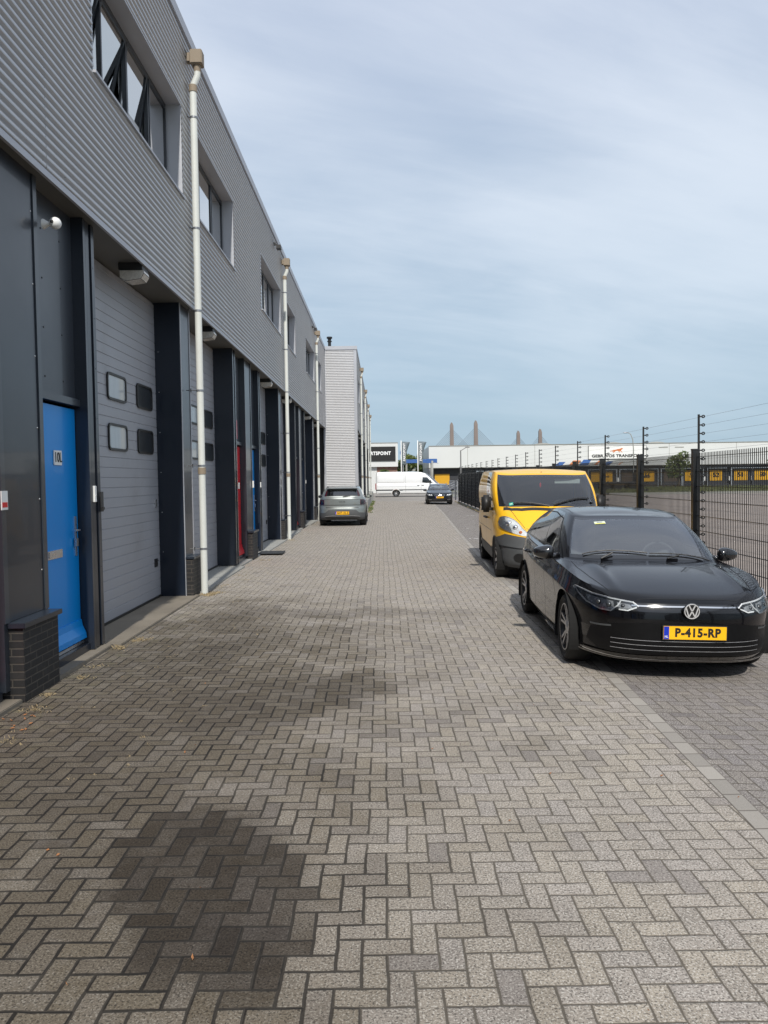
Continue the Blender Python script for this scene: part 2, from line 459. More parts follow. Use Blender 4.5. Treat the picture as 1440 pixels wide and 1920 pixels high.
for (ya, xa), (yb, xb) in zip(SB, SB[1:]):
    b.add([(xa+.112, ya, -.001), (FEN(ya)-.1, ya, -.001-.026*(FEN(ya)-xa)), (FEN(yb)-.1, yb, -.001-.026*(FEN(yb)-xb)), (xb+.112, yb, -.001)], [(0, 1, 2, 3)])
tag(b.build('parking_strip', 'bay_bricks'), kind='structure')
sheet('cross_road', [(-60, 62), (FEN(62)-.1, 62), (FEN(62)-.1, 108), (-60, 108)], -.002, 'road_asphalt')
sheet('yard', [(FEN(-6)-.1, -6), (220, -6), (220, 74.7), (FEN(62)-.1, 74.7), (FEN(62)-.1, 62)], -.07, 'yard_bricks')
sheet('yard_apron', [(FEN(62)-.1, 106), (220, 106), (220, 112), (FEN(62)-.1, 112)], -.010, 'road_asphalt')
# worn white bay markings
mat('marking_white', (.62, .62, .60), .8, 0, .3, 12)
b = MB(); rnd = random.Random(3)
for yy, x0, x1 in [(22.4, 2.50, 4.4), (27.0, 2.60, 4.4), (32.1, 2.85, 4.3), (36.9, 2.95, 4.5), (40.6, 3.1, 4.6), (46, 3.2, 4.9)]:
    x = x0
    while x < x1:
        wd = rnd.uniform(.03, .2)
        if rnd.random() < (.75 if x < x0+.45 else .3):
            zq = .005-.026*(x-2.1-(yy-20)*.035); b.add([(x, yy-.04, zq), (x+wd, yy-.04+rnd.uniform(-.01, .01), zq-.026*wd), (x+wd, yy+.05, zq-.026*wd), (x, yy+.05, zq)], [(0, 1, 2, 3)])
        x += wd + rnd.uniform(.0, .12)
tag(b.build('bay_markings', 'marking_white'), kind='structure')
# pale kerb along the yard's far side and the grass verge behind it
b = MB(); b.box(FEN(62)+3, 220, 74.6, 75, -.12, .14); tag(b.build('yard_kerb', 'concrete'), kind='structure')
mat('verge_grass', (.115, .125, .055), .95, 0, .3, .8)
b = MB(); rnd = random.Random(5)
b.box(FEN(62)+3, 220, 75, 106, -.12, .10)
for k in range(15000):
    x = rnd.uniform(14, 75); y = rnd.uniform(75.05, 105.8); h = rnd.uniform(.1, .42) + .1; a = rnd.uniform(0, 3.14); wv = .05
    dx, dy = math.cos(a)*wv, math.sin(a)*wv
    b.add([(x-dx, y-dy, .05), (x+dx, y+dy, .05), (x+rnd.uniform(-.1, .1), y, h)], [(0, 1, 2)])
tag(b.build('verge_grass', 'verge_grass', fix=False), label='long rough grass on the verge before the loading docks', cat='grass', kind='stuff')

# ------------------------------------------------------------------ the row of business units (left)
XC, XF, XD, XG = -2.87, -3.00, -3.12, -3.38     # cladding, front panels, doors, garage doors
ZC, ZT = 4.43, 8.36
PITCH = .083
def corr_profile(z0, z1, depth=.034):
    pts = []; n = int(round((z1-z0)/PITCH)); p = (z1-z0)/max(n, 1)
    for k in range(n):
        z = z0 + k*p
        for t, d in ((0, 0), (.10, .10), (.30, .92), (.40, 1), (.54, 1), (.64, .92), (.84, .10), (.94, 0)):
            pts.append((d*depth, z+t*p))
    pts.append((0, z1)); return pts
def clad_piece(mb, y0, y1, z0, z1, x=XC):
    pr = corr_profile(z0, z1)
    rows = [[(x+d-.02, y, z) for d, z in pr] for y in (y0, y1)]
    mb.grid(rows)
def snap(z): return ZC + round((z-ZC)/PITCH)*PITCH

def clad_wall(mb, ya, yb, wins, x=XC):
    zb, zt = snap(5.93), snap(7.22)
    clad_piece(mb, ya, yb, ZC+.02, zb, x); clad_piece(mb, ya, yb, zt, ZT, x)
    y = ya
    for w0, w1 in sorted(wins):
        clad_piece(mb, y, w0, zb, zt, x); y = w1
    clad_piece(mb, y, yb, zb, zt, x)
    return zb, zt

def facade_window(root, w0, w1, x, zb, zt, tilt=(), blind=()):
    """recessed strip window: reveal lining + sill, mullions, panes; some top-hung lights pushed open"""
    xr = x - .24
    wf = MB()
    wf.box(xr-.02, x+.006, w0-.012, w0+.012, zb-.03, zt+.012); wf.box(xr-.02, x+.006, w1-.012, w1+.012, zb-.03, zt+.012)
    wf.box(xr-.02, x+.006, w0+.012, w1-.012, zt-.012, zt+.012)
    wo_ = wf.build('window', 'clad_trim', root)
    sl = MB(); sl.prism([(xr-.02, zb+.012), (x+.045, zb-.014), (x+.045, zb-.042), (x+.01, zb-.036), (xr-.02, zb-.02)], w1-w0+.05, 'y', w0-.025); sl.build('window_sill', 'clad_trim', wo_)
    n = 4 if (w1-w0) > 3.2 else 3
    y0, y1, z0, z1 = w0+.012, w1-.012, zb+.014, zt-.012
    fr = MB(); t = .055
    fr.box(xr-.03, xr+.03, y0, y1, z0, z0+t); fr.box(xr-.03, xr+.03, y0, y1, z1-t, z1)
    for k in range(n+1):
        yy = y0 + (y1-y0)*k/n; wd = t if k in (0, n, n//2) else .035
        ya = min(max(yy-wd/2, y0), y1-wd); fr.box(xr-.028, xr+.028, ya, ya+wd, z0+t, z1-t)
    fr.build('window_frame', 'frame_dark', wo_)
    bk = MB(); bk.box(xr-.5, xr-.45, y0-.1, y1+.1, z0-.1, z1+.1); bk.box(xr-.45, xr-.03, y0-.1, y1+.1, z0-.1, z0-.05)
    bk.build('room_back', 'room_dark', wo_)
    for k in range(n):
        a = y0 + (y1-y0)*k/n + .03; c = y0 + (y1-y0)*(k+1)/n - .03
        if k in blind:
            bl = MB(); bl.box(xr-.09, xr-.08, a, c, z0+.05, z1-.05); bl.build('blind', 'blind_pale', wo_)
        sh = MB(); f = .034; h = z1-z0-2*t
        sh.box(0, .035, a, c, -h, -h+f, 0); sh.box(0, .035, a, c, -f, 0, 0)
        sh.box(0, .035, a, a+f, -h+f, -f, 0); sh.box(0, .035, c-f, c, -h+f, -f, 0)
        sh.box(.012, .018, a+f, c-f, -h+f, -f, 1)
        if k in tilt: sh.box(-.006, .03, (a+c)/2-.06, (a+c)/2+.06, -h+.0, -h+.02, 2)
        an = R(tilt[k]) if k in tilt else 0
        Mx = Matrix.Translation((xr+.0, 0, z1-t)) @ Matrix.Rotation(an, 4, 'Y')
        sh.xf(Mx); sh.build('pane', ['frame_dark', 'pane', 'alu'], wo_)

def corr_garage_profile():
    pts = [(0, .06)]; z = .06
    while z < 4.38:
        z2 = min(z+.126, 4.40)
        pts += [(.0, z2-.012), (-.007, z2-.006), (.0, z2)]
        z = z2
    return pts
GP = corr_garage_profile()
def rrect(y0, y1, z0, z1, r, n=5):
    pts = []
    for cy_, cz_, a in ((y1-r, z1-r, 0), (y0+r, z1-r, 90), (y0+r, z0+r, 180), (y1-r, z0+r, 270)):
        for k in range(n+1):
            an = R(a+90*k/n); pts.append((cy_+r*math.cos(an), cz_+r*math.sin(an)))
    return pts
def garage(root, p, s, xo=0., detail=True, light=(0,)):
    a, c = sorted((p+s*1.73, p+s*5.17))
    g = MB(); rows = [[(XG+xo+d, y, z) for d, z in GP] for y in (a, c)]; g.grid(rows)
    g.box(XG+xo-.05, XG+xo-.012, a, c, .03, 4.42); g.cur = 1; g.box(XG+xo-.03, XG+xo+.012, a, c, .02, .062)
    go = g.build('garage_door', ['garage_grey', 'rubber'], root)
    if detail:
        for zz in (2.79, 2.16):
            for k in range(3):
                d0 = 5.17-.24-.70 - k*1.14
                y0, y1 = sorted((p+s*d0, p+s*(d0+.70)))
                wb = MB(); o_ = rrect(y0, y1, zz, zz+.34, .07); i_ = rrect(y0+.03, y1-.03, zz+.03, zz+.31, .045)
                N = len(o_); X0, X1 = XG+xo+.004, XG+xo+.022
                vs = [(X0, *q) for q in o_] + [(X1, *q) for q in o_] + [(X1, *q) for q in i_] + [(X0+.006, *q) for q in i_]
                fs = []
                for r_ in range(3):
                    for q in range(N): fs.append((r_*N+q, r_*N+(q+1) % N, (r_+1)*N+(q+1) % N, (r_+1)*N+q))
                wb.add(vs, fs, 0); wb.add([(X0+.004, *q) for q in i_], [tuple(range(N))], 1 if k not in light else 2)
                wo_ = wb.build('door_window', ['rubber', 'gwin_dark', 'gwin_pale'], go)
        h = MB(); yy = p+s*4.95; h.box(XG+xo, XG+xo+.012, yy-.07, yy+.07, .50, .62, 0); h.box(XG+xo+.012, XG+xo+.03, yy-.05, yy+.05, .585, .60, 0)
        h.build('handle', ['black_plastic'], go)
        if s > 0:
            l = MB(); l.box(XG+xo, XG+xo+.02, p+s*5.0-.035, p+s*5.0+.035, 1.38, 1.50); l.build('lock_plate', 'alu', go)
def gl_mat(name, col, rough):
    m, n = new_mat(name); p = n.pos(); x, y, z = n.sep(p)
    st = n.noise(n.comb(y*14, z*1.2, 0), 1, 3); c = n.mix(st, (*col, 1), (col[0]*.7, col[1]*.7, col[2]*.7, 1))
    b = n.node('ShaderNodeBsdfPrincipled', {'Base Color': c, 'Roughness': rough, 'Coat Weight': .8, 'Coat Roughness': .05}); out(n, b.outputs[0])
gl_mat('gwin_dark', (.012, .015, .02), .3); gl_mat('gwin_pale', (.42, .46, .48), .5)

def unit_door(root, p, s, colour, xo=0., number=None, kick=True):
    """front door of one unit with fixed panel above"""
    a, c = sorted((p+s*.42, p+s*1.44)); x = XD+xo
    b = MB(); zt = 2.50
    b.box(x-.06, x, a+.01, c-.01, .15, zt)
    do = b.build('door', colour, root, bevel=.004)
    if kick:
        k = MB(); k.prism([(x, .36), (x+.012, .36), (x+.02, .30), (x+.055, .22), (x+.06, .17), (x, .17)], c-a-.03, 'y', a+.015); k.build('kick_board', colour, do)
        k = MB(); k.box(x-.02, x+.03, a+.01, c-.01, .115, .145); k.build('threshold', 'alu', do)
    k = MB(); k.box(x-.07, x+.09, a-.02, c+.02, .0, .11); k.build('door_step', 'dark_panel', do)
    f = MB(); f.box(x-.05, x+.055, a-.01, c+.03, zt+.03, zt+.10); f.build('transom', 'slate_panel', do)
    # fixed panel above with rivets
    u = MB(); u.box(x-.05, x+.008, a, c, zt+.102, ZC-.002, 0)
    for i in (0, 1):
        for zz in (2.75, 3.2, 3.65, 4.1): 
            yy = a + (c-a)*(.32+.4*i); u.lathe([(0, x+.014), (.008, x+.013), (.010, x+.008)], 8, 'x', (0, yy, zz), 1)
    u.build('upper_panel', ['slate_panel', 'black_plastic'], root)
    # handle and letter slot
    yh = (c-.09) if s > 0 else (a+.09)
    h = MB(); h.box(x, x+.012, yh-.02, yh+.02, 1.02, 1.42); h.tube([(x+.012, yh, 1.28), (x+.05, yh, 1.28), (x+.05, yh-(.11*s), 1.28)], .009, 8)
    h.box(x+.012, x+.035, yh-.055, yh-.0, 1.12, 1.20)
    h.build('handle', 'alu', do, bevel=.002)
    if s > 0:
        l = MB(); ya = a+.27; l.box(x, x+.008, ya, ya+.33, 1.04, 1.12); l.box(x+.008, x+.014, ya+.02, ya+.31, 1.055, 1.108); l.build('letter_slot', 'alu', do, bevel=.002)
    if number:
        pl = MB(); yc_ = p+s*(.97); pl.box(x+.002, x+.012, yc_-.085, yc_+.085, 1.93, 2.07)
        po = pl.build('number_plate', 'white_plastic', do)
        t = text_mb(number, .135, .003, .001, .85); t.xf(Matrix.Translation((x+.0145, yc_, 2.0)) @ Matrix.Rotation(R(90), 4, 'Z'))
        t.build('number_lettering', 'ink', po)

def post(root, y0, y1, xo=0.):
    """boxed metal post between door and garage, folded ribs on its face"""
    b = MB(); b.box(XG+xo-.02, XF+xo-.012, y0, y1, .04, ZC-.003)
    for q0, q1, dx in ((0, .2, .012), (.32, .62, .0), (.74, 1., .012)):
        b.box(XF+xo-.012, XF+xo+dx-.0, y0+(y1-y0)*q0, y0+(y1-y0)*q1, .045, ZC-.006)
    for k in range(8): b.lathe([(0, .016), (.006, .015), (.008, .010)], 8, 'x', (XF+xo, y0+(y1-y0)*.87, .35+k*.52))
    return b.build('door_post', 'dark_panel', root)

def brick_block(root, y0, y1, xo=0., panel=True):
    b = MB(); b.box(XG+xo+.1, -2.885+xo, y0, y1, 0, .60, 0); bo = b.build('brick_pier', 'black_brick', root)
    c = MB(); c.box(XG+xo+.1, -2.855+xo, y0-.03, y1+.03, .603, .645); c.build('pier_cap', 'dark_panel', bo, bevel=.004)

def building_row(name, label, ya, yb, piers, pipes, wins, lamps, xo=0., reds=(), detail_to=30, first_door_blank=None):
    root = empty(name, (0, 0, 0)); tag(root, label, 'building')
    # shell behind everything
    x = XG+xo-.06
    sh = MB(); sh.box(x-14, x-.02, ya, yb, 0, 4.5); sh.box(x-14, XC+xo-.75, ya, yb, 4.5, ZT-.25); sh.build('wall', 'interior_dark', root)
    rf = MB(); rf.box(x-14, XC+xo-.05, ya, yb, ZT-.20, ZT-.05); rf.build('roof', 'soffit', root)
    so = MB(); so.box(x-.02, XC+xo-.024, ya, yb, ZC, ZC+.018); so.build('soffit', 'soffit', root)
    mb = MB(); zb, zt = clad_wall(mb, ya, yb, wins, XC+xo)
    mb.build('cladding', 'clad_silver', root)
    sm = MB(); yy = ya + 6.1 - ya % 5.45 if False else ya + 1.3
    while yy < yb-.5:
        if not any(w0-.1 < yy < w1+.1 for w0, w1 in wins): sm.grid([[(XC+xo+d-.0188, y_, z) for d, z in corr_profile(ZC+.02, ZT)] for y_ in (yy, yy+.006)])
        yy += 3.05
    if sm.v: tag(sm.build('cladding_joint', 'sign_frame0', root), kind='stuff')
    tr = MB()
    tr.box(XC+xo-.022, XC+xo+.008, ya, yb, ZC-.03, ZC+.028)
    tr.build('cladding_trim', 'clad_trim', root)
    cp = MB(); cp.box(XC+xo-.6, XC+xo+.035, ya, yb, ZT+.03, ZT+.20); cp.box(XC+xo-.5, XC+xo+.0, ya, yb, ZT-.0, ZT+.03); cp.build('roof_coping', 'clad_trim', root, bevel=.006)
    # rows of screws on the cladding
    sc = MB()
    yy = ya + .4
    while yy < min(yb, detail_to):
        for z in [ZC + PITCH*(1.51+k*3) for k in range(15)]:
            if z > ZT-.1: break
            if any(w0-.1 < yy < w1+.1 for w0, w1 in wins) and zb-.05 < z < zt+.05: continue
            sc.lathe([(0, XC+xo+.006), (.006, XC+xo+.004), (.008, XC+xo-.001)], 6, 'x', (0, yy, z))
        yy += 1.37
    if sc.v: tag(sc.build('screws', 'black_plastic', root), kind='stuff')
    for k, (w0, w1) in enumerate(wins):
        tilt = {0: {0: 24, 1: 24, 2: 9}, 1: {0: 20}}.get(k-1, {}) if xo == 0 else {}
        if xo == 0 and k == 1: tilt = {0: 14, 1: 14, 2: 8}
        elif xo == 0 and k == 2: tilt = {0: 13}
        else: tilt = {}
        facade_window(root, w0, w1, XC+xo, zb, zt, tilt, blind=(0, 2, 3) if k % 2 else (1, 2))
    for p in piers:
        det = p < detail_to
        brick_block(root, p-.33, p+.33, xo)
        pn = MB(); pn.box(XG+xo-.02, XF+xo, p-.33, p+.33, .648, ZC-.003, 0)
        pn.box(XF+xo+.001, XF+xo+.012, p-.40, p-.33, .648, ZC-.004, 1); pn.box(XF+xo+.001, XF+xo+.012, p+.33, p+.40, .648, ZC-.004, 1)
        pn.box(XG+xo-.02, XF+xo, p-.40, p-.331, .10, ZC-.003, 1); pn.box(XG+xo-.02, XF+xo, p+.331, p+.40, .10, ZC-.003, 1)
        for z in [1.0+.62*k for k in range(6)]:
            pn.lathe([(0, XF+xo+.005), (.006, XF+xo+.004), (.008, XF+xo)], 8, 'x', (0, p+.30, z), 2)
        pn.build('wall_panel', ['dark_panel', 'slate_panel', 'alu'], root)
        for s in (-1, 1):
            col = 'door_red' if (p, s) in reds else 'door_blue'
            unit_door(root, p, s, col, xo, '10L' if (abs(p-6.43) < .01 and s > 0) else None)
            a, c = sorted((p+s*1.44, p+s*1.73)); post(root, a, c, xo)
            garage(root, p, s, xo, det, light=(1, 2) if s > 0 else (0, 1))
            sl = MB(); g0, g1 = sorted((p+s*1.74, p+s*5.30))
            sl.box(XG+xo-.1, -2.82+xo, g0, g1, -.02, .028)
            sl.build('concrete_slab', 'concrete_dirty' if (abs(p-6.43) < .01) else 'concrete', root, bevel=.006)
            d0, d1 = sorted((p+s*.34, p+s*1.73))
            sl = MB(); sl.box(XG+xo, -2.90+xo, d0, d1, -.02, .035); sl.build('door_slab', 'concrete_dirty' if p < 10 else 'concrete', root, bevel=.006)
    for q in pipes:
        # column between two garages: front panel, navy returns, brick base
        cb = MB(); a, c = q-.28, q+.28
        cb.box(XG+xo-.02, XF+xo-.002, a, a+.02, .02, ZC-.003, 0); cb.box(XG+xo-.02, XF+xo-.002, c-.02, c, .02, ZC-.003, 0)
        cb.box(XF+xo-.03, XF+xo-.002, a+.02, c-.02, .02, ZC-.004, 1)
        for yy in (a, c-.03): cb.box(XF+xo-.002, XF+xo+.008, yy, yy+.03, .02, ZC-.004, 2)
        for z in [.7+.6*k for k in range(6)]: cb.lathe([(0, a-.005), (.006, a-.004), (.008, a)], 8, 'y', (XG+xo+.05, 0, z), 3)
        cb.build('column', ['navy_panel', 'dark_panel', 'clad_trim', 'alu'], root)
        bb = MB(); bb.box(XF+xo+.002, -2.885+xo, q-.26, q+.26, 0, .58); bo = bb.build('brick_pier', 'black_brick', root)
        cc = MB(); cc.box(XF+xo+.002, -2.86+xo, q-.28, q+.28, .583, .615); cc.build('pier_cap', 'dark_panel', bo, bevel=.004)
        # downpipe
        px = -2.78+xo; d = MB()
        d.tube([(px, q, 0), (px, q, 7.72)], .053, 16, 0)
        d.tube([(px, q, 7.66), (px, q, 7.72), (px+.07, q+.0, 7.87), (px+.07, q, 7.93)], [.05, .05, .05, .05], 14, 0)
        do = d.build('downpipe', 'pipe_white', root, smooth=True, ang=40)
        for z in (.72, 2.0, 3.15, 4.36, 5.6, 7.25):
            k = MB(); k.lathe([(.052, z-.014), (.060, z-.014), (.060, z-.004), (.056, z-.003), (.056, z+.003), (.060, z+.004), (.060, z+.014), (.052, z+.014)], 16, 'z', (px, q, 0), 0)
            k.tube([(px-.05, q-.02, z), (px-.20 if z < 4.2 else px-.09, q-.05, z)], .006, 6, 1)
            k.tube([(px-.13, q-.04, z-.03), (px-.13, q-.04, z+.03)], .007, 6, 1)
            k.build('pipe_clip', ['wire', 'fence_black'], do)
        k = MB()
        for z in (1.92, 7.68): k.lathe([(.052, z-.05), (.062, z-.05), (.062, z+.05), (.052, z+.05)], 16, 'z', (px, q, 0))
        k.lathe([(.045, 7.92), (.05, 7.92), (.055, 8.02)], 14, 'z', (px+.07, q, 0))
        k.build('pipe_socket', 'pipe_tan', do, smooth=True, ang=40)
        k = MB(); k.box(px-.02, px+.16, q-.09, q+.09, 8.02, 8.23); k.box(px-.12, px-.02, q-.05, q+.05, 8.06, 8.2); k.build('rain_hopper', 'pipe_tan', do, bevel=.012)
    for ly in lamps:
        l = MB(); lx = XF+xo+.01
        l.box(lx-.19, lx+.10, ly-.12, ly+.12, 4.34, 4.428, 0)
        l.prism([(lx-.18, 4.34), (lx+.11, 4.34), (lx+.12, 4.30), (lx+.08, 4.235), (lx-.10, 4.21), (lx-.18, 4.25)], .22, 'y', ly-.11, 1)
        l.build('soffit_lamp', ['black_plastic', 'lamp_prism'], root, bevel=.004)
    return root

PIERS = [-15.37, -4.47, 6.43, 17.33, 28.23]
PIPES = [-9.92, .98, 11.88, 22.78, 33.68]
WINS = [(1.4, 4.4), (7.95, 11.45), (12.38, 15.35), (18.80, 22.35), (23.3, 26.1), (29.7, 33.3), (34.2, 37.0)]
root1 = building_row('business_units', 'long row of grey corrugated business units with blue and red doors on the left', -22, 39.6, PIERS, PIPES, WINS,
             [9.6, 13.5, 20.4, 24.7, 31.3, 35.6], 0., reds=((17.33, -1), (6.43, -1), (28.23, -1)), detail_to=27)
# odds and ends fixed to the first building
b = MB(); b.lathe([(0, XF+.012), (.045, XF+.012), (.045, XF+.02), (.02, XF+.06), (.018, XF+.09)], 16, 'x', (0, 6.95, 4.06))
b.ball((XF+.13, 6.93, 4.06), .052); b.cur = 1; b.lathe([(.0, 6.872), (.014, 6.874), (.016, 6.885)], 12, 'y', (XF+.12, 0, 4.06)); 
b.build('security_camera', ['white_plastic', 'ink'], root1, smooth=True, ang=50)
def bell(y, z, h=.13, x=XF+.0):
    b = MB(); b.box(x, x+.028, y-.028, y+.028, z-h/2, z+h/2, 0); b.lathe([(0, x+.032), (.011, x+.031), (.013, x+.027)], 12, 'x', (0, y, z-.02), 1)
    return b.build('door_bell', ['white_plastic', 'ink'], root1, bevel=.006)
bell(7.98, 1.64, .17); bell(18.86, 1.66); bell(16.0, 1.66); bell(17.72, 1.68, .16, XF+.012); bell(30, 1.7)
b = MB(); b.box(XF+.012, XF+.02, 6.02, 6.12, 1.55, 1.70, 0); b.box(XF+.02, XF+.022, 6.03, 6.11, 1.57, 1.61, 1); b.build('name_plate', ['white_plastic', 'door_red'], root1)
b = MB(); b.box(XF+.002, XF+.03, 8.12, 8.19, 1.45, 1.66, 0); b.box(XF+.03, XF+.045, 8.13, 8.18, 1.47, 1.50, 0); b.build('door_catch', ['black_plastic'], root1)
# small notice with red and white halves above the red door
b = MB(); b.box(XD+.012, XD+.02, 16.0, 16.55, 2.66, 3.06, 0); b.box(XD+.02, XD+.023, 16.34, 16.55, 2.66, 3.06, 1)
for k in range(5): b.box(XD+.021, XD+.023, 16.06, 16.28-.03*(k % 2), 2.72+.06*k, 2.735+.06*k, 2)
b.build('notice_board', ['white_plastic', 'notice_red', 'ink'] if False else ['white_plastic', mat('notice_red', (.55, .10, .12), .5), 'ink'], root1)
# floodlight below the coping
for (yy, zz, L_) in ((8.75, 8.16, .26), (21.2, 8.16, .2), (32.6, 8.16, .16)):
    b = MB(); b.box(XC-.0, XC+.06, yy-.02, yy+.02, zz-.02, zz+.06); b.tube([(XC+.05, yy, zz+.02), (XC+.15, yy, zz-.02)], .014, 8)
    b.box(XC+.08, XC+.20, yy-L_/2, yy+L_/2, zz-.12, zz-.02); b.build('floodlight', 'black_plastic', root1, bevel=.006)

# end wall and second, set-forward building
XO2 = 1.62
root2 = building_row('projecting_units', 'set-forward corrugated building whose bright end wall faces down the street', 39.6, 84.5,
    [51.35-1, 62.25-1, 73.15-1], [44.9, 55.8, 66.7, 77.6], [(41.6, 44.3), (45.5, 48.4), (52, 55.2), (56.6, 59.4), (63, 66), (67.5, 70.3)], [42.6, 47, 53.4, 58], XO2, detail_to=0)
XE = XC + XO2
mb = MB(); pr = corr_profile(.02, ZT, .042)
mb.grid([[(x, 39.56-d, z) for d, z in pr] for x in (XC-.02, XE-.14)]); mb.build('end_cladding', 'clad_end', root2)
mb = MB(); mb.box(XE-.14, XE+.012, 39.525, 39.60, 0, ZT); mb.box(XC-.02, XC+.06, 39.525, 39.56, ZC, ZT); mb.box(XC-.10, XC+.0, 39.50, 39.6, 0, ZC)
mb.box(XC+.0, XE+.05, 39.50, 39.60, ZT+.03, ZT+.21); mb.box(XC, XE, 39.53, 39.6, ZT, ZT+.03); mb.build('end_trim', 'clad_trim', root2)
mb = MB(); mb.tube([(XC+.14, 41.5, ZT+.1), (XC+.14, 41.5, ZT+.92)], .085, 14); mb.lathe([(.0, ZT+1.04), (.15, ZT+1.04), (.15, ZT+.96), (.10, ZT+.94), (.085, ZT+.86)], 16, 'z', (XC+.14, 41.5, 0))
mb.lathe([(.085, ZT+.78), (.125, ZT+.78), (.125, ZT+.83), (.085, ZT+.83)], 16, 'z', (XC+.14, 41.5, 0)); mb.build('chimney', 'fence_black', root2)
# low concrete wall with weeds in front of the second building
b = MB(); b.box(-1.06, -.86, 40.5, 60, -.02, .55); b.box(-1.06, -.80, 60.2, 66, -.02, .75); 
o = b.build('low_wall', 'concrete', bevel=.01); tag(o, 'low weathered concrete wall beside the set-forward building', 'wall')
# doormat
b = MB(); b.box(-2.98, -2.38, 18.05, 18.75, .028, .045); o = b.build('doormat', 'mat_rubber', bevel=.01); o.rotation_euler.z = 0
tag(o, 'dark rubber doormat lying before the blue door beyond the red one', 'doormat')
# ------------------------------------------------------------------ fence along the parking strip
fence = empty('mesh_fence', (0, 0, 0)); tag(fence, 'tall black welded mesh fence with electric wires on top, right of the parked cars', 'fence')
rnd = random.Random(11)
FP = 2.52; FY0 = 10.8 - 6*FP
posts = [FY0 + FP*k for k in range(25)]
pm = MB(); pm.box(-.055, .03, -.04, .04, -.1, 2.10, 0); pm.box(-.06, .035, -.045, .045, 2.10, 2.12, 0)
rodm = MB(); rodm.box(.031, .055, -.012, .012, .25, 2.60, 0)
for k in range(17):
    z = 2.57 - .118*k
    rodm.tube([(.05, 0, z), (.085, 0, z)], .011, 6)
    rodm.lathe([(.011, -.009), (.024, -.009), (.024, .009), (.011, .009), (.011, -.009)], 10, 'y', (.105, 0, z))
pan = MB(); Lp = FP-.03
dy = .05; n = int(Lp/dy)
for k in range(n+1):
    y = .03 + k*dy; pan.box(-.004, .004, y-.004, y+.004, .12, 2.06)
for k in range(10):
    z = .16 + .205*k; pan.box(-.009, -.003, .01, Lp, z-.0035, z+.0035); pan.box(.003, .009, .01, Lp, z-.0035, z+.0035)
P0 = R0 = N0 = B0 = None
for k, y in enumerate(posts):
    x = FEN(y); a = -math.atan(.0262)
    def put(o0, mbuild, nm, m, lean=0.):
        if o0 is None: o = mbuild.build(nm, m, fence); 
        else: o = o0.copy(); COL.objects.link(o); o.parent = fence
        o.location = (x, y, 0); o.rotation_euler = (0, lean, a); return o
    q = put(P0, pm, 'post', 'fence_black'); P0 = P0 or q
    q = put(R0, rodm, 'insulator_rod', 'fence_black', rnd.uniform(-.006, .010)); R0 = R0 or q
    if k < len(posts)-1:
        q = put(N0, pan, 'mesh_panel', 'fence_black'); N0 = N0 or q
for k in range(17):
    z = 2.57-.118*k; wb = MB()
    wb.tube([(FEN(y)+.105, y, z) for y in posts], .0014 if k else .0016, 4)
    wb.build('electric_wire', 'wire', fence)
b = MB(); b.box(0, .06, 0, posts[-1]-posts[0], -.15, .10); o = b.build('kickboard', 'concrete', fence)
o.location = (FEN(posts[0])-.10, posts[0], 0); o.rotation_euler.z = -math.atan(.0262)
# gate railing beyond the fence's end
g = empty('steel_railing', (5.85, 60, 0)); tag(g, 'grey steel stair railing beyond the end of the black fence', 'railing')
m_ = MB()
for k in range(7): m_.tube([(0, 1.2*k, 0), (0, 1.2*k, 1.55)], .03, 8)
for z in (.2, 1.1, 1.55): m_.tube([(0, 0, z), (0, 7.2, z)], .025, 8)
m_.build('rail_section', 'clad_trim', g)
m_ = MB()
for z in (.3, .65, 1.0, 1.35): m_.tube([(0, 0, z), (0, 1.6, z)], .02, 6)
for k in range(2): m_.box(-.04, .04, .0+1.5*k, .1+1.5*k, 0, 1.62)
m_.build('gate', 'fence_black', g)
ramp = empty('ramp_railing', (6.3, 80, 0)); tag(ramp, 'sloping grey handrail in front of the lone yellow dock door', 'railing')
m_ = MB()
for k in range(8): m_.tube([(.3*k, 0, 0), (.3*k, 0, .85+.14*k)], .022, 6)
for d in (0, .25, .5): m_.tube([(0, 0, .85-d), (2.1, 0, 1.83-d)], .022, 6)
m_.tube([(2.1, 0, 1.83), (3.2, 0, 1.83)], .022, 6); m_.build('handrail', 'alu', ramp)

# ------------------------------------------------------------------ warehouse
WY = 110
mat('fascia_white', (.60, .61, .60), .5, 0, .10, .12, dirt=.18, dcol=(.45,.43,.38))
mat('dock_yellow', (.62, .33, .012), .5, 0, .12, .6, dirt=.25, dcol=(.3,.2,.05))
mat('dock_dark', (.028, .030, .036), .6, 0, .25, .5)
mat('dock_brown', (.075, .055, .04), .6, 0, .25, .5)
mat('stripe_blue', (.035, .11, .33), .5, 0, .3, .5); mat('stripe_orange', (.62, .22, .08), .5, 0, .3, .5)
mat('sign_frame', (.18, .18, .18), .5); mat('dog_orange', (.55, .16, .04), .6)
wh = empty('warehouse', (0, 0, 0)); tag(wh, 'long low warehouse with white fascia, dark loading docks and numbered yellow doors', 'warehouse')
X0, X1 = 6.68, 175
b = MB(); b.box(X0, X1, WY-.0, WY+40, 3.32, 6.38, 0)
k = X0 + 5.5
while k < X1: b.box(k, k+.05, WY-.012, WY-.0, 3.33, 6.37, 1); k += 9.6
b.box(X0-.05, X1, WY-.08, WY+.0, 6.38, 6.46, 1); b.box(X0-.03, X1, WY-.05, WY, 3.25, 3.32, 1)
b.build('fascia', ['fascia_white', 'concrete'], wh)
b = MB(); b.box(X0+.3, X1-.3, WY+1.1, WY+39, 0, 3.3, 0); b.build('wall', 'dock_dark', wh)
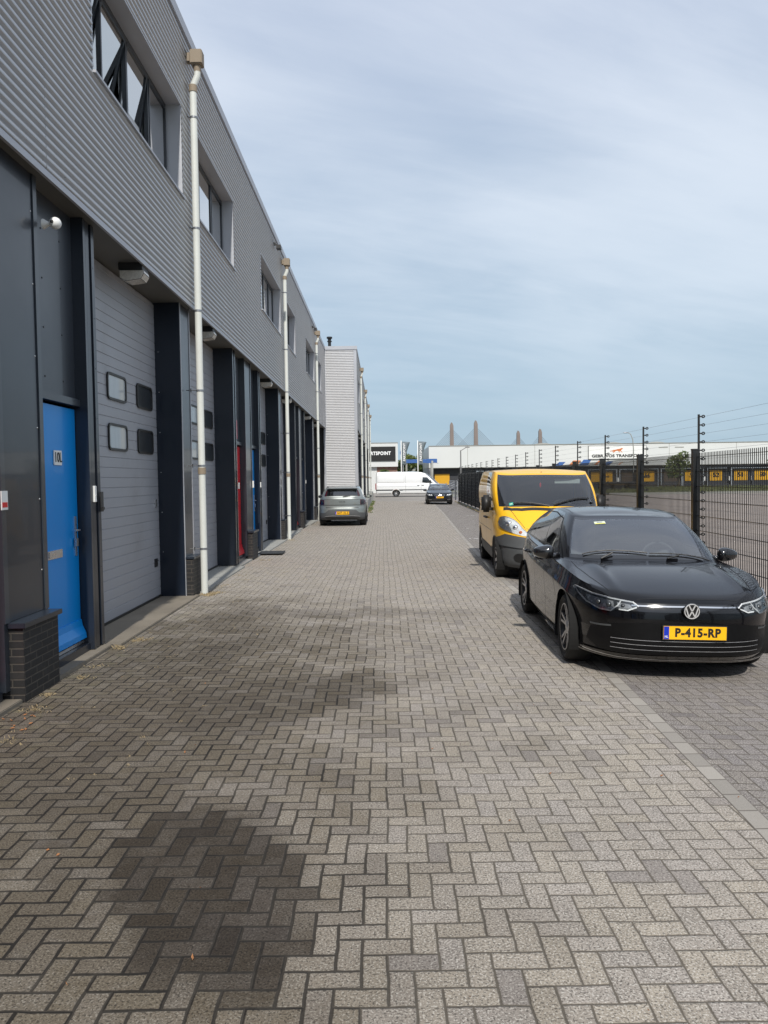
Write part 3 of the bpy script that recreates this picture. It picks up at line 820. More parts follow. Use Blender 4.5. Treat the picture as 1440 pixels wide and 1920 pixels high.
b = MB(); b.box(X0+.02, X0+.25, WY+.3, WY+39, 0, 3.3); b.box(X0-.01, X0+.25, WY+.1, WY+.3, 0, 3.3); b.build('side_wall', 'clad_trim', wh)
b = MB()
for xx in (24, 34.5, 41, 60, 72): 
    pts = [(xx+1.6*math.cos(math.pi*t/8), 6.4+.45*math.sin(math.pi*t/8)) for t in range(9)]; b.prism(pts, 3, 'y', WY+5)
b.box(39.5, 40.8, WY-.02, WY-.0, 5.72, 5.86); b.box(41.8, 43.1, WY-.02, WY, 5.72, 5.86); b.build('roof_vent', 'concrete', wh)
def dock(x0, x1, z1=2.5, colr='dock_yellow', num=None, frame=True, z0=.95):
    m_ = MB(); m_.box(x0, x1, WY+1.0, WY+1.08, z0 if colr == 'dock_yellow' else .2, z1)
    k = x0+.22
    while k < x1: m_.box(k, k+.025, WY+.985, WY+1.0, z0+.02, z1-.02); k += .25
    d = m_.build('dock_door', colr, wh)
    if frame:
        m_ = MB(); m_.box(x0-.55, x0-.42, WY+.6, WY+.66, .2, z1+.35); m_.box(x1+.42, x1+.55, WY+.6, WY+.66, .2, z1+.35); m_.box(x0-.42, x1+.42, WY+.6, WY+.66, z1+.23, z1+.35); m_.build('dock_frame', 'alu', d)
    m_ = MB(); m_.box(x0-.4, x1+.4, WY+.8, WY+1.3, 0, .9); m_.build('dock_leveller', 'dock_dark', d)
    if num:
        t = text_mb(num, .9, .02, .02); t.xf(Matrix.Translation(((x0+x1)/2, WY+.97, 1.75))); t.build('dock_number', 'ink', d)
dock(7.56, 9.68, 2.42, frame=False, z0=.7)
for x0, x1, c, nm in [(30.1, 31.5, 'dock_yellow', None), (32.0, 33.2, 'dock_yellow', None), (34.6, 36.1, 'dock_brown', None), (37.2, 39.2, 'dock_yellow', '55'), (40.6, 42.6, 'dock_brown', '54'),
                      (43.7, 45.7, 'dock_yellow', '53'), (47.2, 49.1, 'dock_yellow', '52'), (50.7, 52.7, 'dock_yellow', '51'), (53.7, 56.0, 'dock_yellow', '50'),
                      (58, 60, 'dock_yellow', '49'), (62, 64, 'dock_yellow', '48'), (14, 16, 'dock_yellow', '61'), (18, 20, 'dock_brown', None), (22, 24, 'dock_yellow', '59'), (26, 28, 'dock_brown', None)]:
    dock(x0, x1, 2.45, c, nm)
b = MB()
for xx in (29.2, 33.9, 36.6, 43.1, 46.4, 49.9, 53.2): b.box(xx-.1, xx+.1, WY+.7, WY+.75, .95, 1.55)
b.build('dock_marker', 'white_board', wh)
# painted stripes at the fascia's lower edge
b = MB()
for k, (x0, x1, z0, z1, mi) in enumerate([(26.6, 28.4, 3.4, 4.1, 1), (28.1, 29.9, 3.4, 4.2, 0), (30.2, 31.2, 3.4, 4.0, 1), (31.5, 33.0, 3.4, 3.9, 0), (33.6, 34.4, 3.4, 3.8, 1), (24.6, 26.2, 3.4, 3.9, 0)]):
    b.prism([(x0, z0), (x1-.5, z0), (x1, z1), (x0+.7, z1)], .008, 'y', WY-.010, mi)
b.build('painted_stripes', ['stripe_blue', 'stripe_orange'], wh)
# sign board
m_ = MB(); m_.box(29.4, 37.7, WY-.14, WY-.02, 4.2, 6.15, 1); m_.box(29.48, 37.62, WY-.16, WY-.141, 4.28, 6.07, 0)
so = m_.build('sign_board', ['white_board', 'sign_frame'], wh)
t = text_mb('GEBR. VOS TRANSPORT', .56, .02, .018, 1.22); t.xf(Matrix.Translation((33.55, WY-.18, 4.66))); t.build('sign_lettering', 'ink', so)
dog = [(32.75,5.42),(33.0,5.52),(33.35,5.55),(33.55,5.62),(33.9,5.66),(34.15,5.78),(34.28,5.76),(34.36,5.66),(34.2,5.60),(34.12,5.50),(34.05,5.40),(34.30,5.18),(34.22,5.14),(33.95,5.34),(33.80,5.36),(33.92,5.16),(33.82,5.14),(33.66,5.38),(33.35,5.38),(33.15,5.22),(32.95,5.12),(32.92,5.18),(33.08,5.34),(32.85,5.24),(32.78,5.28),(32.98,5.42),(32.6,5.30),(32.45,5.36)]
m_ = MB(); m_.prism(dog, .01, 'y', WY-.172); m_.build('sign_emblem', 'dog_orange', so)

# ------------------------------------------------------------------ shop building with dark name board
pp = empty('shop_building', (0, 0, 0)); tag(pp, 'white shop building with black name board above brickwork, behind the white van', 'building')
b = MB(); b.box(-16, 2.05, 100, 118, 3.4, 6.45, 0); b.box(-16, 2.07, 99.95, 118, 6.45, 6.53, 1); b.build('fascia', ['fascia_white', 'concrete'], pp)
b = MB(); b.box(-.7, 1.95, 100.5, 117, 0, 3.4); b.build('wall', 'red_brick', pp)
b = MB(); b.box(-16, -.7, 100.5, 117, 0, 3.4); b.build('wall', 'fascia_white', pp)
b = MB(); b.box(-8, 1.75, 99.86, 99.99, 4.15, 6.0); so = b.build('name_board', 'ink', pp)
t = text_mb('PARTSPOINT', .60, .02, .026, .86, align='RIGHT', spacing=1.12);
t.xf(Matrix.Translation((1.12, 99.84, 5.12))); t.build('board_lettering', 'white_ink', so)
b = MB(); a_ = []
for k in range(15):
    an = R(45+270*k/14); a_.append((2.75+.42*math.cos(an), 5.2+.42*math.sin(an)))
for k in range(15):
    an = R(315-270*k/14); a_.append((2.75+.24*math.cos(an), 5.2+.24*math.sin(an)))
b.prism(a_, .1, 'y', 101, 0); b.cur = 1; b.tube([(2.75, 101.2, 0), (2.75, 101.2, 5.6)], .05, 8)
o = b.build('sign_pole', ['stripe_blue', 'clad_trim']); tag(o, 'blue letter C sign on a pole beside the left grey flag', 'sign')
b = MB(); b.box(3.1, 7.4, 108, 108.6, 4.0, 4.5, 0); b.box(6.2, 7.7, 107.9, 107.98, 3.95, 4.55, 0)
for xx in (3.4, 6.9): b.box(xx-.12, xx+.12, 108.1, 108.4, 0, 4.0, 1)
o = b.build('entrance_beam', ['stripe_blue', 'concrete']); tag(o, 'blue beam on two posts between the grey flags', 'gantry')
mat('flag_grey', (.15, .18, .20), .8, 0, .15, 1.2)
def flag(x, lab, y=90.):
    r_ = empty('banner_flag', (x, y, 0)); tag(r_, lab, 'flag', 'grey vertical banner flags at the end of the street')
    m_ = MB(); m_.tube([(0, 0, 0), (0, 0, 6.25)], [.075, .05], 10); m_.build('pole', 'white_plastic', r_, smooth=True)
    m_ = MB(); rows = []
    for a in range(15):
        t = a/14; z = 6.14-2.75*t; wd = .98-.55*min(1, t*1.5)**.8 if t < .75 else .52
        rows.append([(.06+wd*c/6, .10*math.sin(c*1.1+t*4), z-.10*(c/6)**2*(1-t)) for c in range(7)])
    m_.grid(rows); fo = m_.build('cloth', 'flag_grey', r_, smooth=True)
    sd_ = fo.modifiers.new('thick', 'SOLIDIFY'); sd_.thickness = .01
    t = text_mb('PARTSPOINT', .36, .01, .01); t.xf(Matrix.Translation((.36, -.14, 4.9)) @ Matrix.Rotation(R(-90), 4, 'Y')); t.build('flag_lettering', 'white_ink', fo)
flag(2.24, 'grey banner flag on white pole nearest the black name board'); flag(4.17, 'grey banner flag on white pole nearest the warehouse')

# ------------------------------------------------------------------ lamps
def street_lamp(loc, h, lab, arm=1.0, side=-1, r=.09):
    r_ = empty('street_lamp', loc); tag(r_, lab, 'street lamp')
    m_ = MB(); pts = [(0, 0, 0), (0, 0, h*.72), (side*arm*.12, 0, h*.88), (side*arm*.5, 0, h*.975), (side*arm, 0, h)]
    m_.tube(pts, [r, r*.7, r*.6, r*.5, r*.45], 10); m_.build('pole', 'concrete', r_, smooth=True)
    m_ = MB(); m_.ball((side*(arm+.25), 0, h), (.35, .12, .08), 10, 6); m_.build('lamp_head', 'clad_trim', r_, smooth=True)
street_lamp((31.0, 95, 0), 7.1, 'tall grey street lamp with curved arm standing before the white sign board', .7)
r_ = empty('yard_light', (7.55, 74, 0)); tag(r_, 'dark slim light pole with a short slanting arm at the end of the fence', 'street lamp')
m_ = MB(); m_.tube([(0, 0, 0), (0, 0, 4.45)], .06, 8); m_.tube([(0, 0, 4.4), (.6, 0, 4.75)], .035, 8); m_.box(.45, .85, -.08, .08, 4.68, 4.78); m_.build('pole', 'sign_frame', r_)
r_ = empty('pole_sign', (7.1, 100, 0)); tag(r_, 'pale round post beside the grey gable wall of the warehouse', 'post')
m_ = MB(); m_.tube([(0-.6, 0, 0), (-.6, 0, 4.1)], .13, 10); m_.tube([(-.6, 0, 3.9), (.2, 0, 3.75)], .03, 6); m_.build('shaft', 'concrete', r_, smooth=True)
# parked trailer behind the fence
tr_ = empty('flatbed_trailer', (27.3, 92, 0)); tag(tr_, 'dark flatbed trailer parked on the verge left of the lamp', 'trailer')
m_ = MB(); m_.box(-1.6, 3.2, -1.2, 1.2, .95, 1.1); m_.box(-1.5, 3.1, -.4, .4, .7, .95); m_.box(3.1, 3.2, -1.2, 1.2, 1.1, 2.2); m_.build('deck', 'dock_dark', tr_)
for xx in (-.8, .5, 2.4):
    m_ = MB()
    for yy in (-1.15, .85): m_.lathe([(0, yy), (.44, yy), (.48, yy+.05), (.48, yy+.25), (.44, yy+.3), (0, yy+.3)], 20, 'y', (xx, 0, .48))
    m_.build('axle_wheels', 'rubber', tr_)

# ------------------------------------------------------------------ bridge far away
mat('pylon_stone', (.22, .18, .165), .8, 0, .2, .05); mat('cable_grey', (.16, .19, .22), .6)
br = empty('cable_bridge', (0, 700, 0)); tag(br, 'distant cable-stayed bridge with four dark pylons showing above the warehouse roof', 'bridge')
m_ = MB(); m_.box(-160, 420, 8, 30, 9, 11.5); m_.build('deck', 'concrete', br)
def pylon(x, y, h, span, w):
    w *= .86; m_ = MB(); m_.prism([(x-w*.62, 0), (x+w*.62, 0), (x+w*.44, h-3.6), (x+w*.22, h-1.0), (x-w*.12, h), (x-w*.44, h-2.4)], w*.8, 'y', y)
    for k in range(3): m_.box(x-w*.36+w*.3*k, x-w*.20+w*.3*k, y-.25, y, 14, h-5)
    po = m_.build('pylon', 'pylon_stone', br)
    for sgn in (-1, 1):
        cb = MB()
        for k in range(12):
            t = k/11; zt_ = h-6-t*(h*.36); xb = x+sgn*(span*(1-t*.80)); cb.tube([(x, y+1, zt_), (xb, y+1, 11)], .17, 4, cap=False)
        cb.build('stay_cables', 'cable_grey', po)
pylon(63.6, 0, 52.8, 34, 4.0); pylon(86.0, 4, 54.6, 36, 4.2); pylon(140.0, 90, 50.0, 28, 4.3); pylon(163.5, 95, 51.8, 28, 4.3)

# ------------------------------------------------------------------ trees
def leaf_mat(name, c1, c2):
    m, n = new_mat(name); g = n.noise(n.pos(), .9, 3, .6); k = n.ramp(g, .35, .65)
    col = n.mix(k, (*c1, 1), (*c2, 1))
    b = n.node('ShaderNodeBsdfPrincipled', {'Base Color': col, 'Roughness': .6, 'Transmission Weight': 0.})
    tl = n.node('ShaderNodeBsdfTranslucent', {0: col}); mx = n.node('ShaderNodeMixShader', {0: .3, 1: b.outputs[0], 2: tl.outputs[0]})
    out(n, mx.outputs[0])
leaf_mat('leaf_mid', (.05, .085, .018), (.11, .15, .035)); leaf_mat('leaf_dark', (.018, .034, .012), (.045, .07, .022)); leaf_mat('leaf_light', (.09, .13, .03), (.16, .19, .05))
mat('bark', (.10, .08, .06), .9, 0, .3, 5)
def tree(loc, h, rad, lm, lab, trunk=.3, seed=1, n=2200, ls=.22, group=None, name='broadleaf_tree'):
    rn = random.Random(seed); r_ = empty(name, loc); tag(r_, lab, 'tree', group)
    m_ = MB(); th = h*trunk; m_.tube([(0, 0, 0), (.05*rad, 0, th*.6), (0, .05, h*.75)], [rad*.075, rad*.06, rad*.02], 8)
    blobs = []
    for k in range(16):
        a = rn.uniform(0, 6.28); rr = rn.uniform(.15, .72)*rad; z = th + (h-th)*rn.uniform(.1, .88); f = 1-abs((z-th)/(h-th)-.42)*.9
        c = Vector((rr*math.cos(a)*f, rr*math.sin(a)*f, z)); blobs.append((c, rn.uniform(.26, .45)*rad))
        m_.tube([(0, 0, max(th*.7, z*.55)), tuple(c*.6+Vector((0, 0, z*.38))), tuple(c)], [rad*.025, rad*.018, rad*.006], 5)
    m_.build('trunk', 'bark', r_, smooth=True)
    f_ = MB()
    for k in range(n):
        c, br_ = rn.choice(blobs); d = Vector((rn.gauss(0, 1), rn.gauss(0, 1), rn.gauss(0, 1))).normalized()*br_*rn.uniform(.55, 1.08)**.6
        p = c + Vector((d.x, d.y, d.z*.8)); s = ls*rn.uniform(.6, 1.3)
        u = Vector((rn.gauss(0, 1), rn.gauss(0, 1), rn.gauss(0, .7))).normalized(); v = u.orthogonal().normalized(); v = (v + u.cross(v)*rn.uniform(-1, 1)).normalized()
        f_.add([p-u*s, p+v*s*.5, p+u*s, p-v*s*.5], [(0, 1, 2, 3)])
    f_.build('crown', lm, r_, fix=False)
    return r_
tree((3.9, 124, 0), 5.9, 2.3, 'leaf_light', 'light green tree between the two grey flags', .15, 3, 2600, .24)
tree((6.9, 128, 0), 6.1, 2.4, 'leaf_mid', 'green tree behind the right grey flag, next to the warehouse', .15, 4, 2600, .24)
tree((3.0, 116, 0), 4.6, 1.6, 'leaf_dark', 'dark green conifer just right of the white shop building', .1, 8, 1600, .22, name='conifer')
tree((.35, 96, 0), 3.2, .9, 'leaf_mid', 'small bushy tree before the red brick wall', .3, 6, 900, .14)
tree((40.0, 104, 0), 5.2, 2.5, 'leaf_light', 'slender young tree on the verge between two dock doors', .30, 9, 1300, .20)
tree((50.9, 99.5, 0), 4.6, 1.5, 'leaf_mid', 'thin young tree standing before dock door 51', .35, 12, 900, .20)
rn = random.Random(21)
for k in range(9):
    tree((9+12*k+rn.uniform(-3, 3), 215+rn.uniform(-10, 10), 0), rn.uniform(6, 7.5), 5, 'leaf_dark', 'dark tree in the distant row hidden behind the warehouse', .2, 30+k, 500, .6, 'trees behind the warehouse') if False else None

# ------------------------------------------------------------------ weeds, litter
rn = random.Random(4); b = MB()
def tuft(x, y, n, r, h, z=0.):
    for k in range(n):
        a = rn.uniform(0, 6.28); rr = rn.uniform(0, r); px, py = x+rr*math.cos(a), y+rr*math.sin(a)
        q = rn.uniform(0, 6.28); L_ = rn.uniform(.3, 1)*h; dx, dy = math.cos(q)*L_*.8, math.sin(q)*L_*.8; wv = .0022
        b.add([(px-wv, py, z), (px+wv, py, z), (px+dx*.5+wv, py+dy*.5, z+L_*.45), (px+dx, py+dy, z+L_*rn.uniform(.1, .8))], [(0, 1, 2, 3)])
for (x, y, n, r, h) in [(-2.80, 8.05, 60, .06, .08), (-2.72, 8.5, 90, .12, .05), (-2.72, 6.85, 30, .04, .06), (-2.80, 6.3, 40, .06, .05), (-2.72, 5.9, 60, .12, .04), (-2.70, 11.8, 90, .12, .09), (-2.66, 12.05, 90, .16, .05),
                        (-2.68, 12.9, 60, .2, .03), (-2.70, 14.3, 50, .2, .03), (-2.7, 17, 50, .25, .04), (-2.7, 22.6, 40, .12, .06), (-2.6, 5.2, 50, .2, .03), (-2.75, 7.3, 30, .12, .03)]:
    tuft(x, y, n, r, h)
for k in range(60): tuft(rn.uniform(-2.8, -1.3), rn.uniform(4, 16), 7, .035, .018)
for k in range(70): tuft(rn.uniform(-.78, -.66), rn.uniform(40, 62), 6, .05, .12)
for k in range(80): yy = rn.uniform(8, 58); tuft(FEN(yy)-.18+rn.uniform(-.03, .03), yy, 9, .06, .12)
tag(b.build('dry_weeds', 'dry_grass', fix=False), 'straw coloured dry weeds growing along the wall base and joints', 'weeds', kind='stuff')
b = MB()
for k in range(60): yy = rn.uniform(9, 58); tuft(FEN(yy)-.15, yy, 8, .07, .12)
for k in range(50): tuft(rn.uniform(-.78, -.66), rn.uniform(40, 62), 8, .05, .2)
tag(b.build('green_weeds', 'green_weed', fix=False), 'small green weeds along the fence kickboard and low wall', 'weeds', kind='stuff')
b = MB()
def leaf(x, y, s):
    a = rn.uniform(0, 6.28); u = Vector((math.cos(a), math.sin(a), 0)); v = Vector((-u.y, u.x, 0)); p = Vector((x, y, .006))
    b.add([p-u*s, p+v*s*.45+Vector((0, 0, .006)), p+u*s+Vector((0, 0, rn.uniform(0, .012))), p-v*s*.45], [(0, 1, 2, 3)])
for k in range(26): leaf(rn.gauss(-2.72, .10), rn.gauss(5.55, .16), rn.uniform(.008, .022))
for (x, y) in [(-1.62, 3.6), (-.12, 3.05), (-1.55, 3.55), (.3, 4.9), (-.72, 2.75), (1.6, 4.4), (-1.3, 4.9), (2.6, 5.0)]: leaf(x, y, .011)
for k in range(40): leaf(rn.uniform(-2.7, 2.5), rn.uniform(2.4, 12), rn.uniform(.004, .008))
tag(b.build('leaf_litter', 'leaf_litter', fix=False), 'scattered brown leaf fragments on the bricks', 'leaves', kind='stuff')
# ------------------------------------------------------------------ vehicles
paint('paint_black', (.0025, .0025, .0035), .22, coat=.55, dust_=.008, spec=.2)
paint('paint_yellow', (.88, .47, .003), .36, coat=.45)
paint('paint_greygreen', (.20, .22, .215), .30, metal=.35)
paint('paint_white', (.74, .75, .75), .3)
paint('paint_night', (.004, .006, .010), .22, coat=.7, dust_=.012, spec=.3)
mat('bumper_grey', (.068, .072, .075), .62, 0, .12, 4, .15, 300)
mat('gloss_black', (.006, .006, .007), .12, 0, .05, 5, coat=1.)
mat('tyre', (.014, .014, .014), .78, 0, .2, 12, .3, 90)
mat('rim_silver', (.45, .45, .46), .3, .8, .08, 8)
mat('rim_dark', (.03, .03, .032), .35, .5, .1, 8)
mat('lamp_inner', (.55, .56, .58), .25, .6, .4, 25)
mat('lamp_dark', (.07, .075, .08), .25, .6, .3, 25)
mat('lamp_bright', (.86, .87, .88), .25, .25, .25, 30)
mat('tail_dark', (.05, .004, .007), .12, 0, .1, 20, coat=1.)
mat('badge_metal', (.82, .82, .82), .22, .55, .02, 6)
mat('tail_red', (.22, .005, .008), .15, 0, .1, 20, coat=1.)
mat('amber', (.6, .16, .02), .3)
mat('underbody', (.006, .006, .006), .9)
mat('seat_cloth', (.09, .09, .093), .85, 0, .2, 20)
mat('dash', (.16, .163, .168), .7, 0, .1, 10)
glass('windscreen', (.80, .86, .86), add=.17)
glass('van_glass', (.62, .68, .66), add=.06)
glass('side_glass', (.22, .25, .26), add=.10)
glass('lamp_cover', (.82, .84, .85), add=.02)
mat('glass_dark', (.02, .026, .03), .06, 0, .1, 3, coat=1.)
mat('sticker_green', (.02, .38, .28), .5); mat('sticker_pale', (.62, .68, .55), .5); mat('sticker_yellow', (.65, .62, .12), .5)

def tabf(t):
    """smooth interpolation through (key, value) pairs"""
    ks = [a for a, _ in t]; vs = [b for _, b in t]
    def f(x):
        if x <= ks[0]: return vs[0]
        if x >= ks[-1]: return vs[-1]
        i = 0
        while ks[i+1] < x: i += 1
        h = ks[i+1]-ks[i]; s = (x-ks[i])/h
        d = (vs[i+1]-vs[i])/h
        dl = (vs[i]-vs[i-1])/(ks[i]-ks[i-1]) if i > 0 else d
        dr = (vs[i+2]-vs[i+1])/(ks[i+2]-ks[i+1]) if i+2 < len(ks) else d
        m0 = 0 if dl*d <= 0 else 2*dl*d/(dl+d); m1 = 0 if dr*d <= 0 else 2*dr*d/(dr+d)
        return (2*s**3-3*s*s+1)*vs[i] + (s**3-2*s*s+s)*h*m0 + (-2*s**3+3*s*s)*vs[i+1] + (s**3-s*s)*h*m1
    return f
def sp(v, e): return math.copysign(abs(v)**e, v) if v else 0.0

class Car:
    def __init__(c, **k): c.__dict__.update(k); c.make()
    def make(c):
        W, YF, YR = tabf(c.W), tabf(c.YF), tabf(c.YR); zs, tap, zb = tabf(c.zs), tabf(c.taper), tabf(c.zb)
        zr, zg = tabf(c.zr), tabf(c.zg)
        # angles spaced evenly along the outline
        def angles(B, Wd, n, N):
            P = [(Wd*sp(math.sin(a), 2/n), B*sp(math.cos(a), 2/n), a) for a in [math.pi/2*i/2000 for i in range(2001)]]
            L = [0]
            for a, b in zip(P, P[1:]): L.append(L[-1]+math.hypot(b[0]-a[0], b[1]-a[1]))
            o = []; j = 0
            for k in range(N+1):
                t = L[-1]*k/N
                while j < 2000 and L[j] < t-1e-9: j += 1
                o.append(P[j][2])
            return o
        fa = angles(c.YF[-1][1]-c.fc, c.hw, c.nf, c.Nf); ra = angles(c.rc-c.YR[-1][1], c.hw, c.nr, c.Nr)
        c.cols = [('f', a) for a in fa] + [('s', (k+1)/c.Ns) for k in range(c.Ns)] + [('r', a) for a in ra[::-1][1:]]
        def loop(hw, yf, fc, rc, yr, nf, nr, tp, zfun):
            o = []
            for kind, a in c.cols:
                if kind == 'f': x = hw*sp(math.sin(a), 2/nf); y = fc+(yf-fc)*sp(math.cos(a), 2/nf)
                elif kind == 's': x = hw; y = fc+(rc-fc)*a
                else: x = hw*sp(math.sin(a), 2/nr); y = rc+(yr-rc)*sp(math.cos(a), 2/nr)
                x *= tp(y); o.append(Vector((x, y, zfun(x, y))))
            return o
        rows = []; c.rowk = []
        for k in range(c.NL+1):
            t = k/c.NL
            r = loop(W(t), YF(t), c.fc, c.rc, YR(t), c.nf, c.nr, tap, lambda x, y: zb(y)+(zs(y)+c.zsx*(1-(abs(x)/c.hw)**2)*(1 if y > c.fc else 0)-zb(y))*t)
            rows.append(r); c.rowk.append(('L', t))
        A = rows[-1]
        one = lambda y: 1.0
        gt = tabf(c.gtaper) if hasattr(c, 'gtaper') else one
        B = loop(c.gw, c.gyf, c.gfc, c.grc, c.gyr, c.gnf, c.gnr, gt, lambda x, y: zg(y)+c.zgx*(1-(abs(x)/c.gw)**2))
        T = loop(c.tw, c.tyf, c.tfc, c.trc, c.tyr, c.tnf, c.tnr, tabf(c.ttaper) if hasattr(c, 'ttaper') else one, lambda x, y: zr(y) + c.zrx*(1-(abs(x)/c.tw)**2))
        n = len(c.cols)
        for k in range(1, c.ND+1):
            t = k/c.ND; r = []
            for i in range(n):
                kind, a = c.cols[i]; p = A[i].lerp(B[i], t)
                if kind == 'f': wgt = math.cos(a)**.5 if a < math.pi/2 else 0
                elif kind == 'r': wgt = math.cos(a)**.5 if a < math.pi/2 else 0
                else: wgt = 0
                e = (1-(1-t)**c.hood) if kind == 'f' else (1-(1-t)**1.3)
                z = A[i].z+(B[i].z-A[i].z)*(t+(e-t)*wgt)
                if kind == 'f' and c.crease:      # raised ridge on the bonnet
                    u_ = abs(p.x)/c.hw; z += c.crease*(math.exp(-((u_-.62)/.055)**2) + .7/(1+math.exp((u_-.62)/.03)))*math.sin(math.pi*min(1, t*1.02))**.7
                r.append(Vector((p.x, p.y, z)))
            rows.append(r); c.rowk.append(('D', t))
        fr = [0, .05] + [.05+.9*q/(c.NG-2) for q in range(1, c.NG-1)] + [1.0]
        for k in range(1, c.NG+1):
            t = fr[k]; r = []
            for i in range(n):
                p = B[i].lerp(T[i], t)
                kind, a = c.cols[i]
                nrm = Vector((T[i]-B[i])).cross((B[min(i+1, n-1)]-B[max(i-1, 0)])).normalized()
                if nrm.z < 0: nrm = -nrm
                bl = c.bulge[0 if kind == 'f' and a < 1.2 else (2 if kind == 'r' and a < 1.2 else 1)]
                r.append(p + nrm*bl*math.sin(math.pi*t))
            rows.append(r); c.rowk.append(('G', t))
        ym = (c.tyf+c.tyr)/2
        for k in range(1, c.NR+1):
            t = k/c.NR; r = []
            for i in range(n):
                p = T[i]; ys = ym+(p.y-ym)*(1-.35*t); q = 1-(1-t)**2
                zz = p.z + (zr(ys)+c.crown-p.z)*q if t > 0 else p.z
                r.append(Vector((p.x*(1-t), ys, zz)))
            rows.append(r); c.rowk.append(('R', t))
        c.rows = rows; c.n = n; c.B, c.T, c.A = B, T, A
        # index of pillars
        def fcol(frac): return max(i for i in range(n) if c.cols[i][0] == 'f' and B[i].x <= frac*c.gw)
        def rcol(frac): return min(i for i in range(n) if c.cols[i][0] == 'r' and B[i].x <= frac*c.gw)
        c.iw = fcol(c.wsf); c.irw = rcol(c.rwf) if c.rwf else n+5
        def scol(y): return min(range(n), key=lambda i: abs(B[i].y-y)+(0 if c.cols[i][0] != 'r' or B[i].x > .9*c.gw else 9))
        c.side = [(scol(a), scol(b)) for a, b in c.windows]
        g0 = c.NL+c.ND
        c.g0 = g0
        win = {}
        for a in range(g0+1, g0+c.NG-1):
            for i in range(n-1):
                if i < c.iw: win[(a, i)] = 'ws'
                elif i >= c.irw and g0+c.rw0 <= a < g0+c.NG-c.rw1: win[(a, i)] = 'rw'
                else:
                    for k, (s0, s1) in enumerate(c.side):
                        if s0 <= i < s1: win[(a, i)] = ('s', k)
        c.win = win
    def body(c, name, paintm, parent, two=None):
        """mirrored shell with window openings and wheel arches cut out"""
        bm = bmesh.new(); grid = {}
        rows = c.rows; n = c.n
        for sgn in (1, -1):
            for a, r in enumerate(rows):
                for i, p in enumerate(r):
                    if sgn < 0 and abs(p.x) < 1e-5: grid[(sgn, a, i)] = grid[(1, a, i)]; continue
                    grid[(sgn, a, i)] = bm.verts.new((p.x*sgn, p.y, p.z))
        c.full = []
        def archhit(p):
            for (ya, rad) in c.arches:
                if abs(p.x) > .42 and (p.y-ya)**2+(p.z-c.rw)**2 < rad*rad: return (ya, rad)
        for sgn in (1, -1):
            for a in range(len(rows)-1):
                for i in range(n-1):
                    q = [grid[(sgn, a, i)], grid[(sgn, a, i+1)], grid[(sgn, a+1, i+1)], grid[(sgn, a+1, i)]]
                    if sgn < 0: q = q[::-1]
                    u = []
                    for v in q:
                        if v not in u: u.append(v)
                    if len(u) < 3: continue
                    ctr = sum((v.co for v in u), Vector())/len(u)
                    c.full.append([v.co.copy() for v in u])
                    if (a, i) in c.win: continue
                    if c.rowk[a][0] == 'L' and archhit(ctr): continue
                    try: f = bm.faces.new(u)
                    except ValueError: continue
                    f.smooth = True
                    if two and two(ctr): f.material_index = 1
        for v in list(bm.verts):
            if not v.link_faces: bm.verts.remove(v); continue
            if v.is_boundary:
                for (ya, rad) in c.arches:
                    d = math.hypot(v.co.y-ya, v.co.z-c.rw)
                    if abs(v.co.x) > .42 and abs(d-rad) < .06 and v.co.z > .2:
                        v.co.y = ya+(v.co.y-ya)*rad/d; v.co.z = c.rw+(v.co.z-c.rw)*rad/d
        bmesh.ops.recalc_face_normals(bm, faces=bm.faces)
        me = bpy.data.meshes.new(name); bm.to_mesh(me); bm.free()
        me.materials.append(MATS[paintm]); me.materials.append(MATS[c.two_mat] if hasattr(c, 'two_mat') else MATS[paintm])
        me.set_sharp_from_angle(angle=R(48))
        o = bpy.data.objects.new(name, me); COL.objects.link(o); o.parent = parent
        vs = []; fs = []
        for q in c.full: fs.append(list(range(len(vs), len(vs)+len(q)))); vs += q
        c.bvh = BVHTree.FromPolygons(vs, fs)
        return o
    def glass(c, key, name, matname, parent, sides=(1, -1), border=1, off=.002):
        cells = [k for k, v in c.win.items() if v == key]
        if not cells: return
        outs = []
        groups = [(1, -1)] if key in ('ws', 'rw') else [(s,) for s in sides]
        amin, amax = min(a for a, i in cells), max(a for a, i in cells); imin, imax = min(i for a, i in cells), max(i for a, i in cells)
        for g in groups:
            b = MB(); idx = {}
            for s in g:
                for (a, i) in cells:
                    q = []
                    for (aa, ii) in ((a, i), (a, i+1), (a+1, i+1), (a+1, i)):
                        p = c.rows[aa][ii]; kk = (s if abs(p.x) > 1e-5 else 1, aa, ii)
                        if kk not in idx: idx[kk] = len(b.v); b.v.append((p.x*s, p.y, p.z))
                        if idx[kk] not in q: q.append(idx[kk])
                    if len(q) < 3: continue
                    edge = a == amin or a == amax or i > imax-border or (i < imin+border and key not in ('ws', 'rw')) or (key == 'rw' and i < imin+border)
                    if key == 'rw': edge = a == amin or a == amax or i < imin+border
                    b.f.append(q if s > 0 else q[::-1]); b.mi.append(1 if edge else 0)
            o = b.build(name, [matname, 'gloss_black'], parent, smooth=True); outs.append(o)
        return outs
    def hit(c, a, b, axis, sgn=1):
        if axis == 'f': o, d = Vector((a, 8, b)), Vector((0, -1, 0))
        elif axis == 'r': o, d = Vector((a, -12, b)), Vector((0, 1, 0))
        elif axis == 's': o, d = Vector((4*sgn, a, b)), Vector((-sgn, 0, 0))
        else: o, d = Vector((a, b, 5)), Vector((0, 0, -1))
        l, nn, _, _ = c.bvh.ray_cast(o, d)
        if l is None:
            l, nn, _, _ = c.bvh.find_nearest(Vector((a, 0 if axis == 'f' else -3, b)) if axis in 'fr' else (Vector((sgn, a, b)) if axis == 's' else Vector((a, b, 1.2))))
        if nn.dot(d) > 0: nn = -nn
        return l, nn, d
